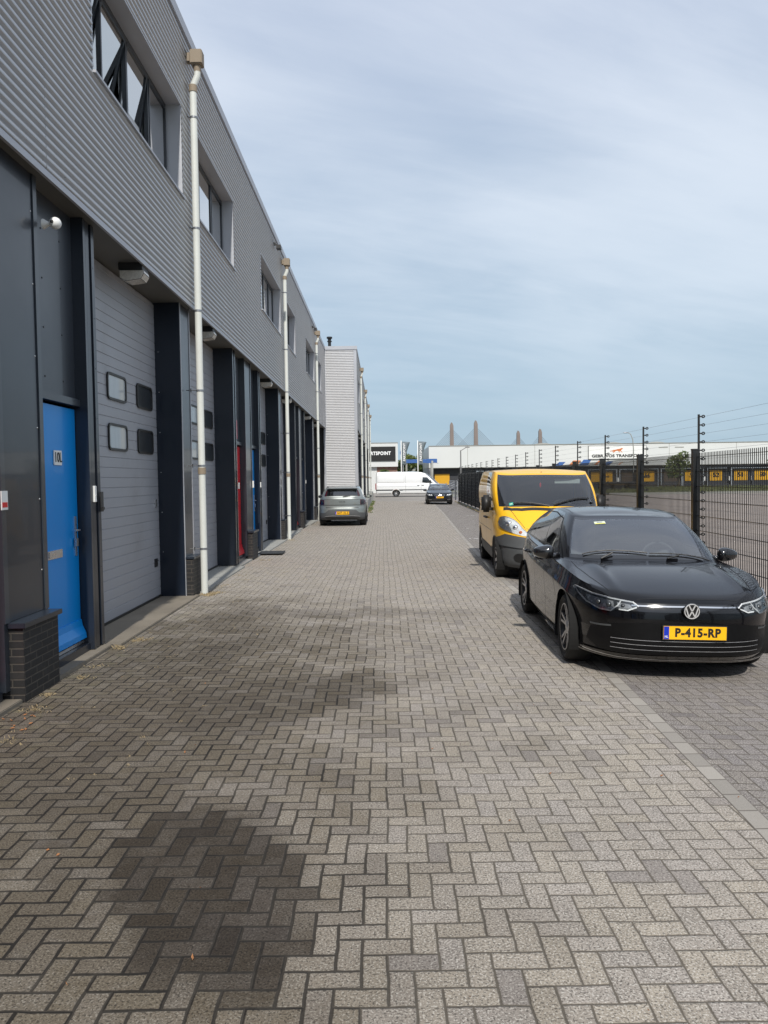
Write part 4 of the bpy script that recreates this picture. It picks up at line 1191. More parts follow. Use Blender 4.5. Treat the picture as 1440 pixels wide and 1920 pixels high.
    def decal(c, name, poly, axis, m, parent, off=.004, sgn=1, res=.03, skirt=.02, smooth=True, mirror=False, plane=False, curved=False):
        P = [Vector(p) for p in poly]
        if mirror: P = [Vector((-p.x, p.y)) for p in P][::-1]
        if curved: P = roundpoly(P)
        B = []
        for k in range(len(P)):
            a, b = P[k], P[(k+1) % len(P)]; N = max(1, int((b-a).length/res))
            for q in range(N): B.append(a.lerp(b, q/N))
        nb = len(B); V = list(B)
        x0, x1 = min(p.x for p in B), max(p.x for p in B); y0, y1 = min(p.y for p in B), max(p.y for p in B)
        def inside(p):
            r = False; j = nb-1
            for i in range(nb):
                if (B[i].y > p.y) != (B[j].y > p.y) and p.x < (B[j].x-B[i].x)*(p.y-B[i].y)/(B[j].y-B[i].y)+B[i].x: r = not r
                j = i
            return r
        x = x0+res*.5
        while x < x1:
            y = y0+res*.5
            while y < y1:
                q = Vector((x, y))
                if inside(q) and min((q-b_).length for b_ in B) > res*.35: V.append(q)
                y += res
            x += res
        r = geometry.delaunay_2d_cdt(V, [(i, (i+1) % nb) for i in range(nb)], [], 1, 1e-6)
        vs, es, fs = r[0], r[1], r[2]
        b = MB(); hits = [c.hit(p.x, p.y, axis, sgn) for p in vs]
        if plane:
            pass
        pts = [l + nn*off for l, nn, d in hits]
        b.add([tuple(p) for p in pts], [tuple(f) for f in fs])
        if skirt:
            cnt = {}
            for f in fs:
                for q in range(len(f)): e = (f[q], f[(q+1) % len(f)]); cnt[tuple(sorted(e))] = cnt.get(tuple(sorted(e)), []) + [e]
            base = len(b.v); mp = {}
            for e, l_ in cnt.items():
                if len(l_) == 1:
                    for q in e:
                        if q not in mp: mp[q] = len(b.v); l, nn, d = hits[q]; b.v.append(tuple(l + nn*off - nn*skirt))
                    b.f.append([e[0], e[1], mp[e[1]], mp[e[0]]]); b.mi.append(0)
        o = b.build(name, m, parent, smooth=smooth, ang=50)
        return o
    def strip(c, name, path, axis, m, parent, w=.005, off=.0018, sgn=1, mirror=False, res=.03, closed=False):
        P = [Vector(p) for p in path]
        if mirror: P = [Vector((-p.x, p.y)) for p in P]
        Q = []
        for a, b in zip(P, P[1:]):
            N = max(1, int((b-a).length/res)); Q += [a.lerp(b, q/N) for q in range(N)]
        Q.append(P[-1]); mb = MB(); pts = [c.hit(p.x, p.y, axis, sgn) for p in Q]; rows = []
        for k in range(len(Q)):
            t = (pts[min(k+1, len(Q)-1)][0]-pts[max(k-1, 0)][0])
            if t.length < 1e-6: t = Vector((0, 0, 1))
            l, nn, d = pts[k]; s_ = t.normalized().cross(nn).normalized()*w/2
            rows.append([l+nn*off-s_, l+nn*off+s_])
        mb.grid(rows); return mb if name is None else mb.build(name, m, parent, smooth=True)
    def seams(c, name, paths, m, parent, w=.005, off=.0016):
        for s in (1, -1):
            tot = MB()
            for path, axis, sides in paths:
                if s in sides:
                    g = c.strip(None, path, axis, m, parent, w, off, sgn=s, mirror=(s < 0 and axis in 'frt'))
                    tot.add(g.v, g.f)
            if tot.v: tot.build(name, m, parent, smooth=True)
def roundpoly(P, k=4):
    """Catmull-Rom through the outline's points"""
    n = len(P); o = []
    for i in range(n):
        a, b, c_, d = P[i-1], P[i], P[(i+1) % n], P[(i+2) % n]
        for q in range(k):
            t = q/k
            o.append(.5*((2*b)+(c_-a)*t+(2*a-5*b+4*c_-d)*t*t+(3*b-a-3*c_+d)*t**3))
    return o

def wheel(root, x, y, Rw, rr, side, wd=.21, style='multi', rimm='rim_silver', nsp=5):
    """side=+1: outer face towards +x"""
    e = MB(); s = side; xo = x; 
    pr = [(rr-.01, 0), (rr+.012, .004), (rr+.02, -.004), (Rw-.035, .012), (Rw-.012, -.002), (Rw, -.03), (Rw, -wd+.03), (Rw-.012, -wd), (rr, -wd)]
    e.lathe([(r_, xo+h*s) for r_, h in pr], 48, 'x', (0, y, Rw))
    for k in range(3): e.lathe([(Rw+.0005, xo-s*(.055+.045*k)), (Rw+.0005, xo-s*(.061+.045*k))], 48, 'x', (0, y, Rw))
    wo_ = e.build('wheel', 'tyre', root, smooth=True, ang=35)
    b = MB()
    b.lathe([(rr, xo-s*.002), (rr-.014, xo-s*.004), (rr-.022, xo-s*.03), (rr-.03, xo-s*.12), (.05, xo-s*.13)], 40, 'x', (0, y, Rw), 1)
    b.lathe([(rr+.002, xo+s*.001), (rr-.016, xo-s*.0)], 40, 'x', (0, y, Rw), 0)
    def spoke(an, w0, w1, r0, r1, off, mi, depth=.035, skew=0.):
        ca, sa = math.cos(an), math.sin(an)
        def P(r_, t_, h): return (xo+s*h, y+r_*ca-t_*sa, Rw+r_*sa+t_*ca)
        vs = []
        for (r_, w_, h, sk) in ((r0, w0, -.028, 0), (r1, w1, -.004, skew)):
            vs += [P(r_, -w_/2+sk, h+off), P(r_, w_/2+sk, h+off), P(r_, w_/2+sk, h+off-depth), P(r_, -w_/2+sk, h+off-depth)]
        b.add(vs, [(0, 1, 5, 4), (1, 2, 6, 5), (2, 3, 7, 6), (3, 0, 4, 7), (4, 5, 6, 7)], mi)
    for k in range(nsp):
        a = 2*math.pi*k/nsp + .3
        if style == 'multi':
            spoke(a-.13, .026, .022, .05, rr-.012, .0, 0, skew=-.012); spoke(a+.13, .026, .022, .05, rr-.012, .0, 0, skew=.012)
            spoke(a, .09, .075, .05, rr-.02, -.012, 1, skew=0.)
        else: spoke(a, .06, .05, .05, rr-.012, 0, 0)
    b.lathe([(0, xo-s*.016), (.03, xo-s*.016), (.034, xo-s*.02), (.07, xo-s*.026), (.075, xo-s*.06)], 24, 'x', (0, y, Rw), 0)
    b.build('rim', [rimm, 'rim_dark'], wo_, smooth=True, ang=40)
    d = MB(); d.lathe([(0, xo-s*.09), (.13, xo-s*.09), (.13, xo-s*.11), (0, xo-s*.11)], 24, 'x', (0, y, Rw)); d.build('brake_disc', 'rim_dark', wo_)
    return wo_
def wheels(root, c, style='multi', rimm='rim_silver', rr=.22, nsp=5, wd=.21):
    for ya in (0, -c.wb):
        for s in (1, -1): wheel(root, s*(c.hw-.035), ya, c.rw, rr, s, wd, style, rimm, nsp)
    ar = c.arches[0][1]
    for ya, rad in c.arches:
        for s in (1, -1):
            m_ = MB(); pts = [(ya+(rad+.004)*math.cos(a), c.rw+(rad+.004)*math.sin(a)) for a in [R(-25+230*k/28) for k in range(29)]]
            m_.grid([[(s*(c.hw-.012), p, q) for p, q in pts], [(s*(c.hw-.38), p, q) for p, q in pts]])
            m_.build('wheel_well', 'underbody', root)
def underbody(root, c, z=.20):
    m_ = MB(); m_.box(-c.hw+.34, c.hw-.34, -c.wb-c.rw, c.rw+.25, z, z+.06); m_.box(-c.hw+.07, c.hw-.07, -c.wb+c.arches[0][1]+.02, -c.arches[0][1]-.02, z, z+.06)
    m_.box(-c.hw+.40, c.hw-.40, -c.wb-c.rw, c.rw+.2, z, .62)
    m_.build('underbody', 'underbody', root)
def arch_lip(root, c, m, w=.02, out_=.004):
    for ya, rad in c.arches:
        for s in (1, -1):
            m_ = MB(); rows = [[], [], []]
            for k in range(37):
                a = R(-8+196*k/36); y0, z0 = ya+rad*math.cos(a), c.rw+rad*math.sin(a)
                if z0 < .2: continue
                l, nn, d = c.hit(ya+(rad+.012)*math.cos(a), c.rw+(rad+.012)*math.sin(a), 's', s)
                X_ = abs(l.x)+out_
                rows[0].append((s*X_, ya+(rad+w)*math.cos(a), c.rw+(rad+w)*math.sin(a))); rows[1].append((s*X_, y0, z0)); rows[2].append((s*(X_-.05), y0, z0))
            m_.grid(rows); m_.build('wheel_arch', m, root, smooth=True, ang=40)
def plate(root, txt, y, z, facing=1, tilt=0, w=.52, h=.11, x=0., size=.098):
    """facing=+1: towards local +y"""
    Mx = Matrix.Translation((x, y, z)) @ Matrix.Rotation(R(180) if facing > 0 else 0, 4, 'Z') @ Matrix.Rotation(R(tilt), 4, 'X')
    b = MB(); b.box(-w/2-.008, w/2+.008, .001, .012, -h/2-.008, h/2+.008, 1); b.box(-w/2, w/2, -.004, .001, -h/2, h/2, 0); b.box(-w/2+.002, -w/2+.045, -.0055, -.004, -h/2+.002, h/2-.002, 2)
    b.xf(Mx); po = b.build('license_plate', ['yellow_plate', 'black_plastic', 'plate_blue'], root)
    t = text_mb(txt, size, .002, .0042, .92, spacing=1.12); t.xf(Mx @ Matrix.Translation((.022, -.0052, 0))); t.build('plate_lettering', 'ink', po)
    t = text_mb('NL', .026, .001, .0006, .9); t.xf(Mx @ Matrix.Translation((-w/2+.023, -.006, -h/2+.022))); t.build('country_lettering', 'white_ink', po)
    return po
def mirror(root, x, y, z, s, m, sz=(.115, .075, .075), arm=.06):
    b = MB(); rows = []
    for a in range(13):
        t = math.pi*a/12; rows.append([])
        for q in range(20):
            u = 2*math.pi*q/20
            X_ = sz[0]*sp(math.cos(t), .8); r_ = math.sin(t)**.62
            Y_ = sz[1]*r_*math.cos(u); Z_ = sz[2]*r_*math.sin(u)
            if Y_ < 0: Y_ *= .35
            Z_ *= (1.0 - .28*(X_*1/sz[0])); rows[-1].append((x+s*(arm+sz[0]+X_), y+Y_-.02*(X_/sz[0]), z+Z_))
    b.grid(rows, 0, True); mo = b.build('mirror', m, root, smooth=True)
    b = MB(); b.tube([(x-s*.03, y-.01, z-.035), (x+s*(arm+.06), y-.0, z-.045)], [.03, .024], 10); b.build('mirror_arm', 'gloss_black', mo, smooth=True)
    b = MB(); b.box(x+s*(arm+.03), x+s*(arm+sz[0]*1.8), y-sz[1]*.37, y-sz[1]*.35, z-sz[2]*.7, z+sz[2]*.7); b.build('mirror_glass', 'chrome', mo)
    return mo
def interior(root, c, zd, yd, xd, seats=(-1.35,), hseat=1.12, steer=True, sx=1):
    b = MB(); b.prism([(yd, zd), (yd-.12, zd+.015), (yd-.45, zd-.03), (yd-.62, zd-.10), (yd-.62, zd-.35), (yd, zd-.3)], 2*xd, 'x', -xd)
    b.build('dashboard', 'dash', root, smooth=False)
    if steer:
        b = MB(); sc_ = Vector((sx*.36, yd-.72, zd-.02)); pts = []
        for k in range(25):
            a = 2*math.pi*k/24; p = Vector((.185*math.cos(a), -.06*math.sin(a)*1.0, .175*math.sin(a))); pts.append(sc_+p)
        b.tube(pts, .014, 8, cap=False); b.tube([sc_+Vector((-.17, 0, 0)), sc_+Vector((.17, 0, 0))], .022, 6); b.tube([sc_+Vector((0, .25, -.1)), sc_], .035, 8)
        b.build('steering_wheel', 'interior_dark', root, smooth=True)
    for ys in seats:
        for s in (-1, 1):
            b = MB(); b.box(s*.37-.24, s*.37+.24, ys-.08, ys+.08, .45, hseat-.22); b.box(s*.37-.24, s*.37+.24, ys, ys+.5, .42, .56)
            b.box(s*.37-.12, s*.37+.12, ys-.10, ys-.0, hseat-.16, hseat+.02); b.tube([(s*.37-.05, ys-.05, hseat-.3), (s*.37-.05, ys-.05, hseat-.1)], .008, 6)
            b.build('seat', 'seat_cloth', root, bevel=.04, smooth=True)
    b = MB(); b.box(-c.gw+.06, c.gw-.06, c.gyr+.3, yd, .30, .34); b.box(-c.gw+.10, c.gw-.10, c.gyr+.15, c.gyr+.55, .34, zd-.02); b.build('cabin_floor', 'interior_dark', root)
    b = MB(); b.tube([(0, c.tyf-.16, c.zr[1][1]-.02), (0, c.tyf-.14, c.zr[1][1]-.09)], .012, 6); b.box(-.11, .11, c.tyf-.17, c.tyf-.14, c.zr[1][1]-.15, c.zr[1][1]-.08); b.build('rear_view_mirror', 'black_plastic', root, bevel=.01)

# ---- 1. black hatchback ------------------------------------------------
hatch = empty('hatchback_car', (2.595, 7.28, -.017), R(180-2.2)); hatch.rotation_euler.y = R(-1.45); tag(hatch, 'glossy black hatchback with yellow plate P-415-RP, nearest parked car on the right', 'car')
G = Car(hw=.915, nf=3.15, nr=3.2, fc=-.30, rc=-2.75, wb=2.636, rw=.316, arches=[(0, .358), (-2.636, .358)],
    W=[(0, .860), (.06, .887), (.25, .894), (.40, .896), (.55, .906), (.72, .915), (.77, .915), (.82, .899), (.92, .882), (1, .862)],
    YF=[(0, .76), (.05, .80), (.12, .845), (.30, .86), (.62, .86), (.78, .850), (.92, .815), (1, .755)],
    YR=[(0, -3.30), (.2, -3.41), (.5, -3.43), (.8, -3.41), (1, -3.34)],
    zb=[(-3.4, .24), (-2.2, .20), (-.4, .185), (.3, .19), (.9, .185)], zs=[(-3.4, .985), (-2.6, .975), (-1.2, .915), (-.5, .88), (0, .845), (.45, .77), (.75, .70)], zsx=0.028,
    taper=[(-3.45, .90), (-2.6, .975), (-1.6, 1.0), (-.2, .995), (.5, .975), (.86, .95)],
    gw=.800, gyf=-.28, gfc=-.86, grc=-2.95, gyr=-3.30, gnf=3.0, gnr=4., zg=[(-3.3, 1.01), (-2.5, .985), (-1.2, .93), (-.8, .91), (-.3, .895)], zgx=.025,
    ttaper=[(-3.1, .86), (-2.2, .97), (-1.6, 1.0), (-1, 1.0)], tw=.580, tyf=-1.10, tfc=-1.42, trc=-2.75, tyr=-3.02, tnf=3.6, tnr=4., zr=[(-3.0, 1.31), (-2.6, 1.355), (-1.9, 1.38), (-1.45, 1.36), (-1.15, 1.32)], zrx=.02, crown=.028,
    bulge=(.028, .030, .02), hood=1.32, crease=.024, Nf=52, Ns=58, Nr=34, NL=30, ND=16, NG=16, NR=8, wsf=.93, rwf=.9, rw0=2, rw1=2,
    windows=[(-1.02, -1.62), (-1.68, -2.48), (-2.52, -2.78)])
G.body('body', 'paint_black', hatch); underbody(hatch, G)
G.glass('ws', 'windshield', 'windscreen', hatch); G.glass('rw', 'rear_window', 'side_glass', hatch)
for k in range(3): G.glass(('s', k), 'side_window', 'side_glass', hatch)
wheels(hatch, G, rr=.228); arch_lip(hatch, G, 'paint_black', .018, .003)
interior(hatch, G, .885, -.42, .66, seats=(-1.5, -2.4), hseat=1.16, sx=-1)
# lower intake, splitter, grille band
mat('grille_black', (.004, .004, .0045), .4, 0, .2, 30, spec=.25)
G.decal('lower_grille', [(-.70, .245), (.70, .245), (.78, .32), (.76, .43), (.66, .485), (.40, .515), (-.40, .515), (-.66, .485), (-.76, .43), (-.78, .32)], 'f', 'grille_black', hatch, .003)
b_ = MB()
for z in (.285, .325, .365):
    g_ = G.strip(None, [(-.62, z), (.62, z)], 'f', None, None, .0035, .010); b_.add(g_.v, g_.f)
b_.build('grille_slats', 'lamp_inner', hatch)
b_ = MB()
for k, (z, o_) in enumerate(((.222, .022), (.208, .03))): 
    g_ = G.strip(None, [(-.80, z+.012), (-.6, z), (.6, z), (.80, z+.012)], 'f', None, None, .018, o_); b_.add(g_.v, g_.f)
b_.build('front_splitter', 'gloss_black', hatch)
g_ = G.strip('splitter_line', [(-.78, .236), (-.58, .228), (.58, .228), (.78, .236)], 'f', 'badge_metal', hatch, .008, .034)
G.decal('grille_band', [(-.46, .606), (.46, .606), (.50, .655), (.44, .675), (-.44, .675), (-.50, .655)], 'f', 'gloss_black', hatch, .003)
G.strip('chrome_bar', [(-.47, .650), (0, .654), (.47, .650)], 'f', 'chrome', hatch, .014, .010)
HL = [(.415, .640), (.455, .676), (.60, .695), (.74, .718), (.835, .752), (.845, .742), (.835, .70), (.795, .640), (.70, .598), (.62, .592), (.565, .612), (.50, .605)]
for mr in (False, True):
    ho = G.decal('headlight', HL, 'f', 'lamp_dark', hatch, .003, mirror=mr)
    q = G.decal('lamp_housing', [(.60, .615), (.655, .600), (.72, .615), (.77, .650), (.785, .700), (.70, .688), (.60, .672)], 'f', 'lamp_inner', ho, .006, mirror=mr, skirt=0)
    q = G.decal('lamp_housing', [(.46, .625), (.53, .618), (.575, .628), (.575, .668), (.48, .655)], 'f', 'lamp_inner', ho, .006, mirror=mr, skirt=0)
    for (xx, zz, r_) in ((.705, .652, .026), (.635, .642, .026), (.535, .642, .02)):
        l_, n_, d_ = G.hit(-xx if mr else xx, zz, 'f'); bb = MB(); bb.ball(tuple(l_+n_*.0), r_, 12, 8); bb.build('lamp_lens', 'lamp_dark', ho, smooth=True)
    dr = MB()
    for path in ([(.415, .642), (.455, .674), (.60, .692), (.74, .714), (.835, .748)], [(.835, .74), (.825, .70), (.785, .642), (.70, .602), (.625, .596), (.57, .640), (.545, .676)], [(.565, .612), (.50, .608), (.43, .636)]):
        g_ = G.strip(None, path, 'f', None, None, .012, .011, mirror=mr); dr.add(g_.v, g_.f)
    dr.build('running_light', 'lamp_bright', ho)
    G.decal('lamp_cover', HL, 'f', 'lamp_cover', ho, .016, mirror=mr, skirt=.014)
    # air curtain slot with reflector on the bumper corner
    G.strip('bumper_blade', [(.62, .470), (.70, .462), (.76, .462)], 'f', 'bumper_grey', hatch, .016, .006, mirror=mr)
    G.decal('corner_intake', [(.66, .32), (.80, .33), (.815, .44), (.74, .43), (.68, .40)], 'f', 'gloss_black', hatch, .002, mirror=mr)
plate(hatch, 'P-415-RP', .885, .445, 1, x=-.03)
# round badge: ring with two stacked letters
bd = MB(); yb = .888; zc = .628
bd.lathe([(0, yb-.02), (.066, yb-.02), (.070, yb-.008), (.066, yb-.002), (0, yb-.002)], 36, 'y', (0, 0, zc), 0)
bo = bd.build('emblem', ['gloss_black'], hatch, smooth=True, ang=40)
bd = MB(); bd.lathe([(.0555, yb-.002), (.0565, yb+.004), (.0635, yb+.004), (.0645, yb-.002)], 40, 'y', (0, 0, zc))
def stroke(x0, z0, x1, z1, w_=.010):
    d_ = Vector((x1-x0, z1-z0)).normalized(); n_ = Vector((-d_.y, d_.x))*w_/2
    bd.prism([(x0+n_.x, z0+n_.y), (x1+n_.x, z1+n_.y), (x1-n_.x, z1-n_.y), (x0-n_.x, z0-n_.y)], .006, 'y', yb-.002)
for sx_ in (-1, 1):
    stroke(sx_*.026, zc+.051, sx_*.002, zc+.004); stroke(sx_*.050, zc+.030, sx_*.0255, zc-.048); stroke(sx_*.0255, zc-.048, sx_*.001, zc-.002)
bd.build('emblem_letters', 'badge_metal', bo)
G.seams('panel_seams', [
    ([(0, .712), (.30, .710), (.42, .700)], 'f', (1, -1)),
    ([(-.98, .24), (-1.00, .55), (-1.02, .90)], 's', (1, -1)), ([(-1.66, .24), (-1.66, .6), (-1.70, .93)], 's', (1, -1)),
    ([(-2.28, .55), (-2.40, .75), (-2.55, .95)], 's', (1, -1)), ([(-.36, .56), (-.45, .70), (-.62, .86)], 's', (1, -1)),
    ([(.62, .60), (.70, .20), (.74, -.15), (.74, -.45)], 't', (1, -1)), ([(.55, -1.3), (.545, -2.0), (.54, -2.9)], 't', (1, -1))], 'ink', hatch, .006)
G.seams('sill_trim', [([(-.45, .215), (-1.3, .205), (-2.2, .215)], 's', (1, -1))], 'gloss_black', hatch, .05, .02)
G.seams('roof_drip_line', [([(-.82, .935), (-1.05, 1.10), (-1.38, 1.285), (-1.9, 1.335), (-2.5, 1.325), (-2.85, 1.24), (-3.0, 1.12)], 's', (1, -1))], 'ink', hatch, .014)
G.seams('waist_moulding', [([(-.98, .91), (-1.6, .928), (-2.75, .97)], 's', (1, -1))], 'alu', hatch, .010, .012)
for s in (1, -1):
    mirror(hatch, s*.82, -.80, .955, s, 'gloss_black', (.105, .075, .070), .035)
    for yy in (-1.48, -2.33):
        l_, n_, d_ = G.hit(yy, .83, 's', s); hb = MB(); hb.tube([l_+Vector((0, .08, 0)), l_+Vector((s*.035, .05, 0)), l_+Vector((s*.035, -.07, 0)), l_+Vector((0, -.10, 0))], .013, 8); hb.build('door_handle', 'paint_black', hatch, smooth=True)
# wipers, stickers behind the glass
wp = MB()
for (xa, ya_, xb, yb_) in ((-.62, -.40, -.02, -.375), (.0, -.385, .62, -.47)):
    pts = [];
    for k in range(9):
        t = k/8; l_, n_, d_ = G.hit(xa+(xb-xa)*t, ya_+(yb_-ya_)*t, 't'); pts.append(l_+n_*.016)
    wp.tube(pts, .007, 6)
for (xa, ya_) in ((-.3, -.36), (.34, -.39)):
    l_, n_, d_ = G.hit(xa, ya_, 't'); l2, n2, d2 = G.hit(xa+.12, ya_+.04, 't'); wp.tube([l2+n2*.01, l_+n_*.025], .010, 6)
wp.build('wiper', 'rubber', hatch)
st = MB(); l_, n_, d_ = G.hit(.34, 1.262, 'f')
def card(mb, p, nn, w_, h_, mi, dz=0, off=.003):
    t_ = Vector((1, 0, 0)); t_ = (t_-nn*t_.dot(nn)).normalized(); u_ = nn.cross(t_); u_ = u_ if u_.z > 0 else -u_
    p = p + u_*dz + nn*off; mb.add([p-t_*w_/2-u_*h_/2, p+t_*w_/2-u_*h_/2, p+t_*w_/2+u_*h_/2, p-t_*w_/2+u_*h_/2], [(0, 1, 2, 3)], mi)
card(st, l_, n_, .115, .062, 0); card(st, l_, n_, .105, .018, 1, -.020, .0045); card(st, l_+Vector((.0, 0, 0)), n_, .06, .02, 2, .008, .0045); st.build('windshield_sticker', ['sticker_pale', 'sticker_yellow', 'lamp_inner'], hatch)
ant = MB(); ant.tube([(0, -2.85, 1.42), (0, -2.93, 1.46)], [.02, .006], 8); ant.build('roof_antenna', 'paint_black', hatch)
# ---- 2. yellow delivery van -------------------------------------------
van = empty('delivery_van', (2.915, 13.62, -.022), R(180-2.7)); van.rotation_euler.y = R(-.6); tag(van, 'yellow delivery van with grey plastic bumper parked behind the black hatchback', 'van')
V = Car(hw=.952, nf=3.0, nr=7, fc=-.32, rc=-3.55, wb=3.10, rw=.335, arches=[(0, .385), (-3.10, .385)], two_mat='bumper_grey',
    W=[(0, .90), (.1, .925), (.3, .94), (.55, .952), (.75, .950), (.9, .935), (1, .915)],
    YF=[(0, .72), (.06, .80), (.20, .835), (.45, .825), (.62, .78), (.80, .74), (1, .66)],
    YR=[(0, -3.86), (.3, -3.90), (1, -3.90)],
    zb=[(-3.9, .28), (-.5, .26), (.3, .24), (.8, .22)], zs=[(-3.9, 1.18), (-1.2, 1.18), (-.4, 1.14), (0, 1.10), (.4, 1.0), (.72, .90)], zsx=-.055,
    taper=[(-3.9, .97), (-2.8, 1.0), (-.4, 1.0), (.3, .985), (.84, .96)],
    gw=.920, gyf=.30, gfc=-.42, grc=-3.5, gyr=-3.86, gnf=3.0, gnr=7, zg=[(-3.9, 1.24), (-1, 1.24), (-.3, 1.23), (.3, 1.20)], zgx=.03,
    tw=.855, tyf=-.62, tfc=-1.10, trc=-3.5, tyr=-3.78, tnf=3.6, tnr=7, zr=[(-3.8, 1.86), (-3, 1.90), (-1.6, 1.905), (-1.0, 1.885), (-.65, 1.83)], zrx=.018, crown=.035,
    bulge=(.03, .045, .02), hood=1.25, crease=0., Nf=46, Ns=70, Nr=24, NL=28, ND=12, NG=16, NR=8, wsf=.945, rwf=None, rw0=2, rw1=2,
    windows=[(-.66, -1.48)])
V.body('body', 'paint_yellow', van, two=lambda p: (p.z < .50 if p.y < -.36 else p.z < .60 + .12*max(0, min(1, (p.y-.2)/.5))) )
underbody(van, V, .24)
V.glass('ws', 'windshield', 'van_glass', van); V.glass(('s', 0), 'side_window', 'side_glass', van)
wheels(van, V, 'plain', 'rim_silver', .20, 6)
interior(van, V, 1.20, .10, .78, seats=(-1.3,), hseat=1.55, sx=-1)
b_ = MB(); b_.box(-.80, .80, -1.75, -1.70, .4, 1.82); b_.build('bulkhead', 'seat_cloth', van)
b_ = MB(); b_.ball((0.02, -.06, 1.19), (.42, .18, .05), 16, 8); b_.build('dash_tray', 'blind_pale', van, smooth=True)
b_ = MB(); b_.tube([(.04, -.63, 1.78), (.04, -.62, 1.66)], .003, 5); b_.ball((.04, -.62, 1.63), (.018, .01, .045), 8, 6); b_.build('hanging_charm', 'door_red', van)
b_ = MB(); b_.box(-.68, -.22, -.62, -.60, 1.66, 1.74); b_.build('sun_visor', 'blind_pale', van)
VL = [(.44, .815), (.52, .90), (.60, 1.00), (.70, 1.065), (.80, 1.085), (.865, 1.05), (.875, .97), (.85, .90), (.76, .845), (.60, .795), (.48, .775)]
for mr in (False, True):
    ho = V.decal('headlight', VL, 'f', 'lamp_bright', van, .004, mirror=mr, curved=True)
    for (xx, zz, r_, mm) in ((.74, .985, .065, 'chrome'), (.64, .915, .055, 'chrome'), (.56, .835, .035, 'amber')):
        l_, n_, d_ = V.hit(-xx if mr else xx, zz, 'f'); bb = MB(); bb.ball(tuple(l_-n_*r_*.4), r_, 14, 8); bb.build('reflector', mm, ho, smooth=True)
    V.decal('lamp_cover', VL, 'f', 'lamp_cover', ho, .022, mirror=mr, curved=True, skirt=.018)
    V.decal('fog_recess', [(.50, .34), (.64, .34), (.68, .42), (.62, .48), (.52, .46)], 'f', 'rubber', van, .003, mirror=mr, curved=True)
V.decal('bumper_top', [(-.93, .60), (-.62, .565), (.62, .565), (.93, .60), (.93, .72), (.80, .80), (.60, .765), (.44, .745), (-.44, .745), (-.60, .765), (-.80, .80), (-.93, .72)], 'f', 'bumper_grey', van, .012)
V.decal('grille', [(-.40, .60), (.40, .60), (.46, .76), (.42, .80), (-.42, .80), (-.46, .76)], 'f', 'rubber', van, .016)
V.seams('grille_bars', [([(-.43, .70), (.43, .70)], 'f', (1,)), ([(-.43, .645), (.43, .645)], 'f', (1,))], 'bumper_grey', van, .02, .03)
V.strip('bumper_line', [(-.88, .60), (-.6, .565), (.6, .565), (.88, .60)], 'f', 'rubber', van, .010, .014)
V.decal('lower_intake', [(-.42, .32), (.42, .32), (.44, .50), (-.44, .50)], 'f', 'rubber', van, .003)
arch_lip(van, V, 'bumper_grey', .022, .006)
V.seams('panel_seams', [
    ([(0, .855), (.36, .862), (.46, .90)], 'f', (1, -1)), ([(.47, .62), (.60, .42), (.72, .15), (.80, -.05)], 't', (1, -1)),
    ([(-.44, .50), (-.42, .8), (-.50, 1.10), (-.62, 1.22)], 's', (1, -1)), ([(-1.52, .34), (-1.52, 1.84)], 's', (1, -1)), ([(-2.66, .5), (-2.68, 1.84)], 's', (1, -1)),
    ([(-1.52, 1.30), (-3.85, 1.30)], 's', (1, -1)), ([(-.44, .36), (-1.5, .36)], 's', (1, -1)), ([(-.5, .80), (-3.8, .80)], 's', (1, -1))], 'ink', van, .008)
V.seams('sill_moulding', [([(-.42, .40), (-2.68, .40)], 's', (1, -1))], 'bumper_grey', van, .17, .008)
wf_ = MB(); 
for s in (1, -1):
    b_ = MB(); x_, y_, z_ = s*.93, -.58, 1.30
    b_.box(x_+s*.02, x_+s*.20, y_-.03, y_+.05, z_-.17, z_+.15); b_.build('mirror', 'black_plastic', van, bevel=.035, smooth=True)
    b_ = MB(); b_.box(x_-s*.04, x_+s*.06, y_-.02, y_+.02, z_-.14, z_-.08); b_.box(x_-s*.04, x_+s*.06, y_-.02, y_+.02, z_+.04, z_+.09); b_.build('mirror_arm', 'black_plastic', van)
    for yy in (-1.38, -1.66):
        l_, n_, d_ = V.hit(yy, 1.0, 's', s); hb = MB(); hb.tube([l_+Vector((0, .09, 0)), l_+Vector((s*.04, .06, 0)), l_+Vector((s*.04, -.06, 0)), l_+Vector((0, -.09, 0))], .016, 8); hb.build('door_handle', 'black_plastic', van, smooth=True)
V.decal('cowl_panel', [(-.80, .13), (-.66, .25), (-.5, .32), (0, .365), (.5, .32), (.66, .25), (.80, .13), (.79, .07), (.66, .185), (.5, .25), (0, .295), (-.5, .25), (-.66, .185), (-.79, .07)], 't', 'black_plastic', van, .004)
wp = MB()
for (xa, ya_, xb, yb_) in ((-.70, -.02, -.06, .24), (.02, .26, .62, .12)):
    pts = []
    for k in range(9):
        t = k/8; l_, n_, d_ = V.hit(xa+(xb-xa)*t, ya_+(yb_-ya_)*t, 't'); pts.append(l_+n_*.02)
    wp.tube(pts, .012, 6)
wp.build('wiper', 'rubber', van)
l_, n_, d_ = V.hit(.66, 1.30, 'f'); st = MB(); card(st, l_, n_, .07, .07, 0); card(st, l_, n_, .045, .02, 1, .0, .005); st.build('windshield_sticker', ['sticker_green', 'sticker_pale'], van)

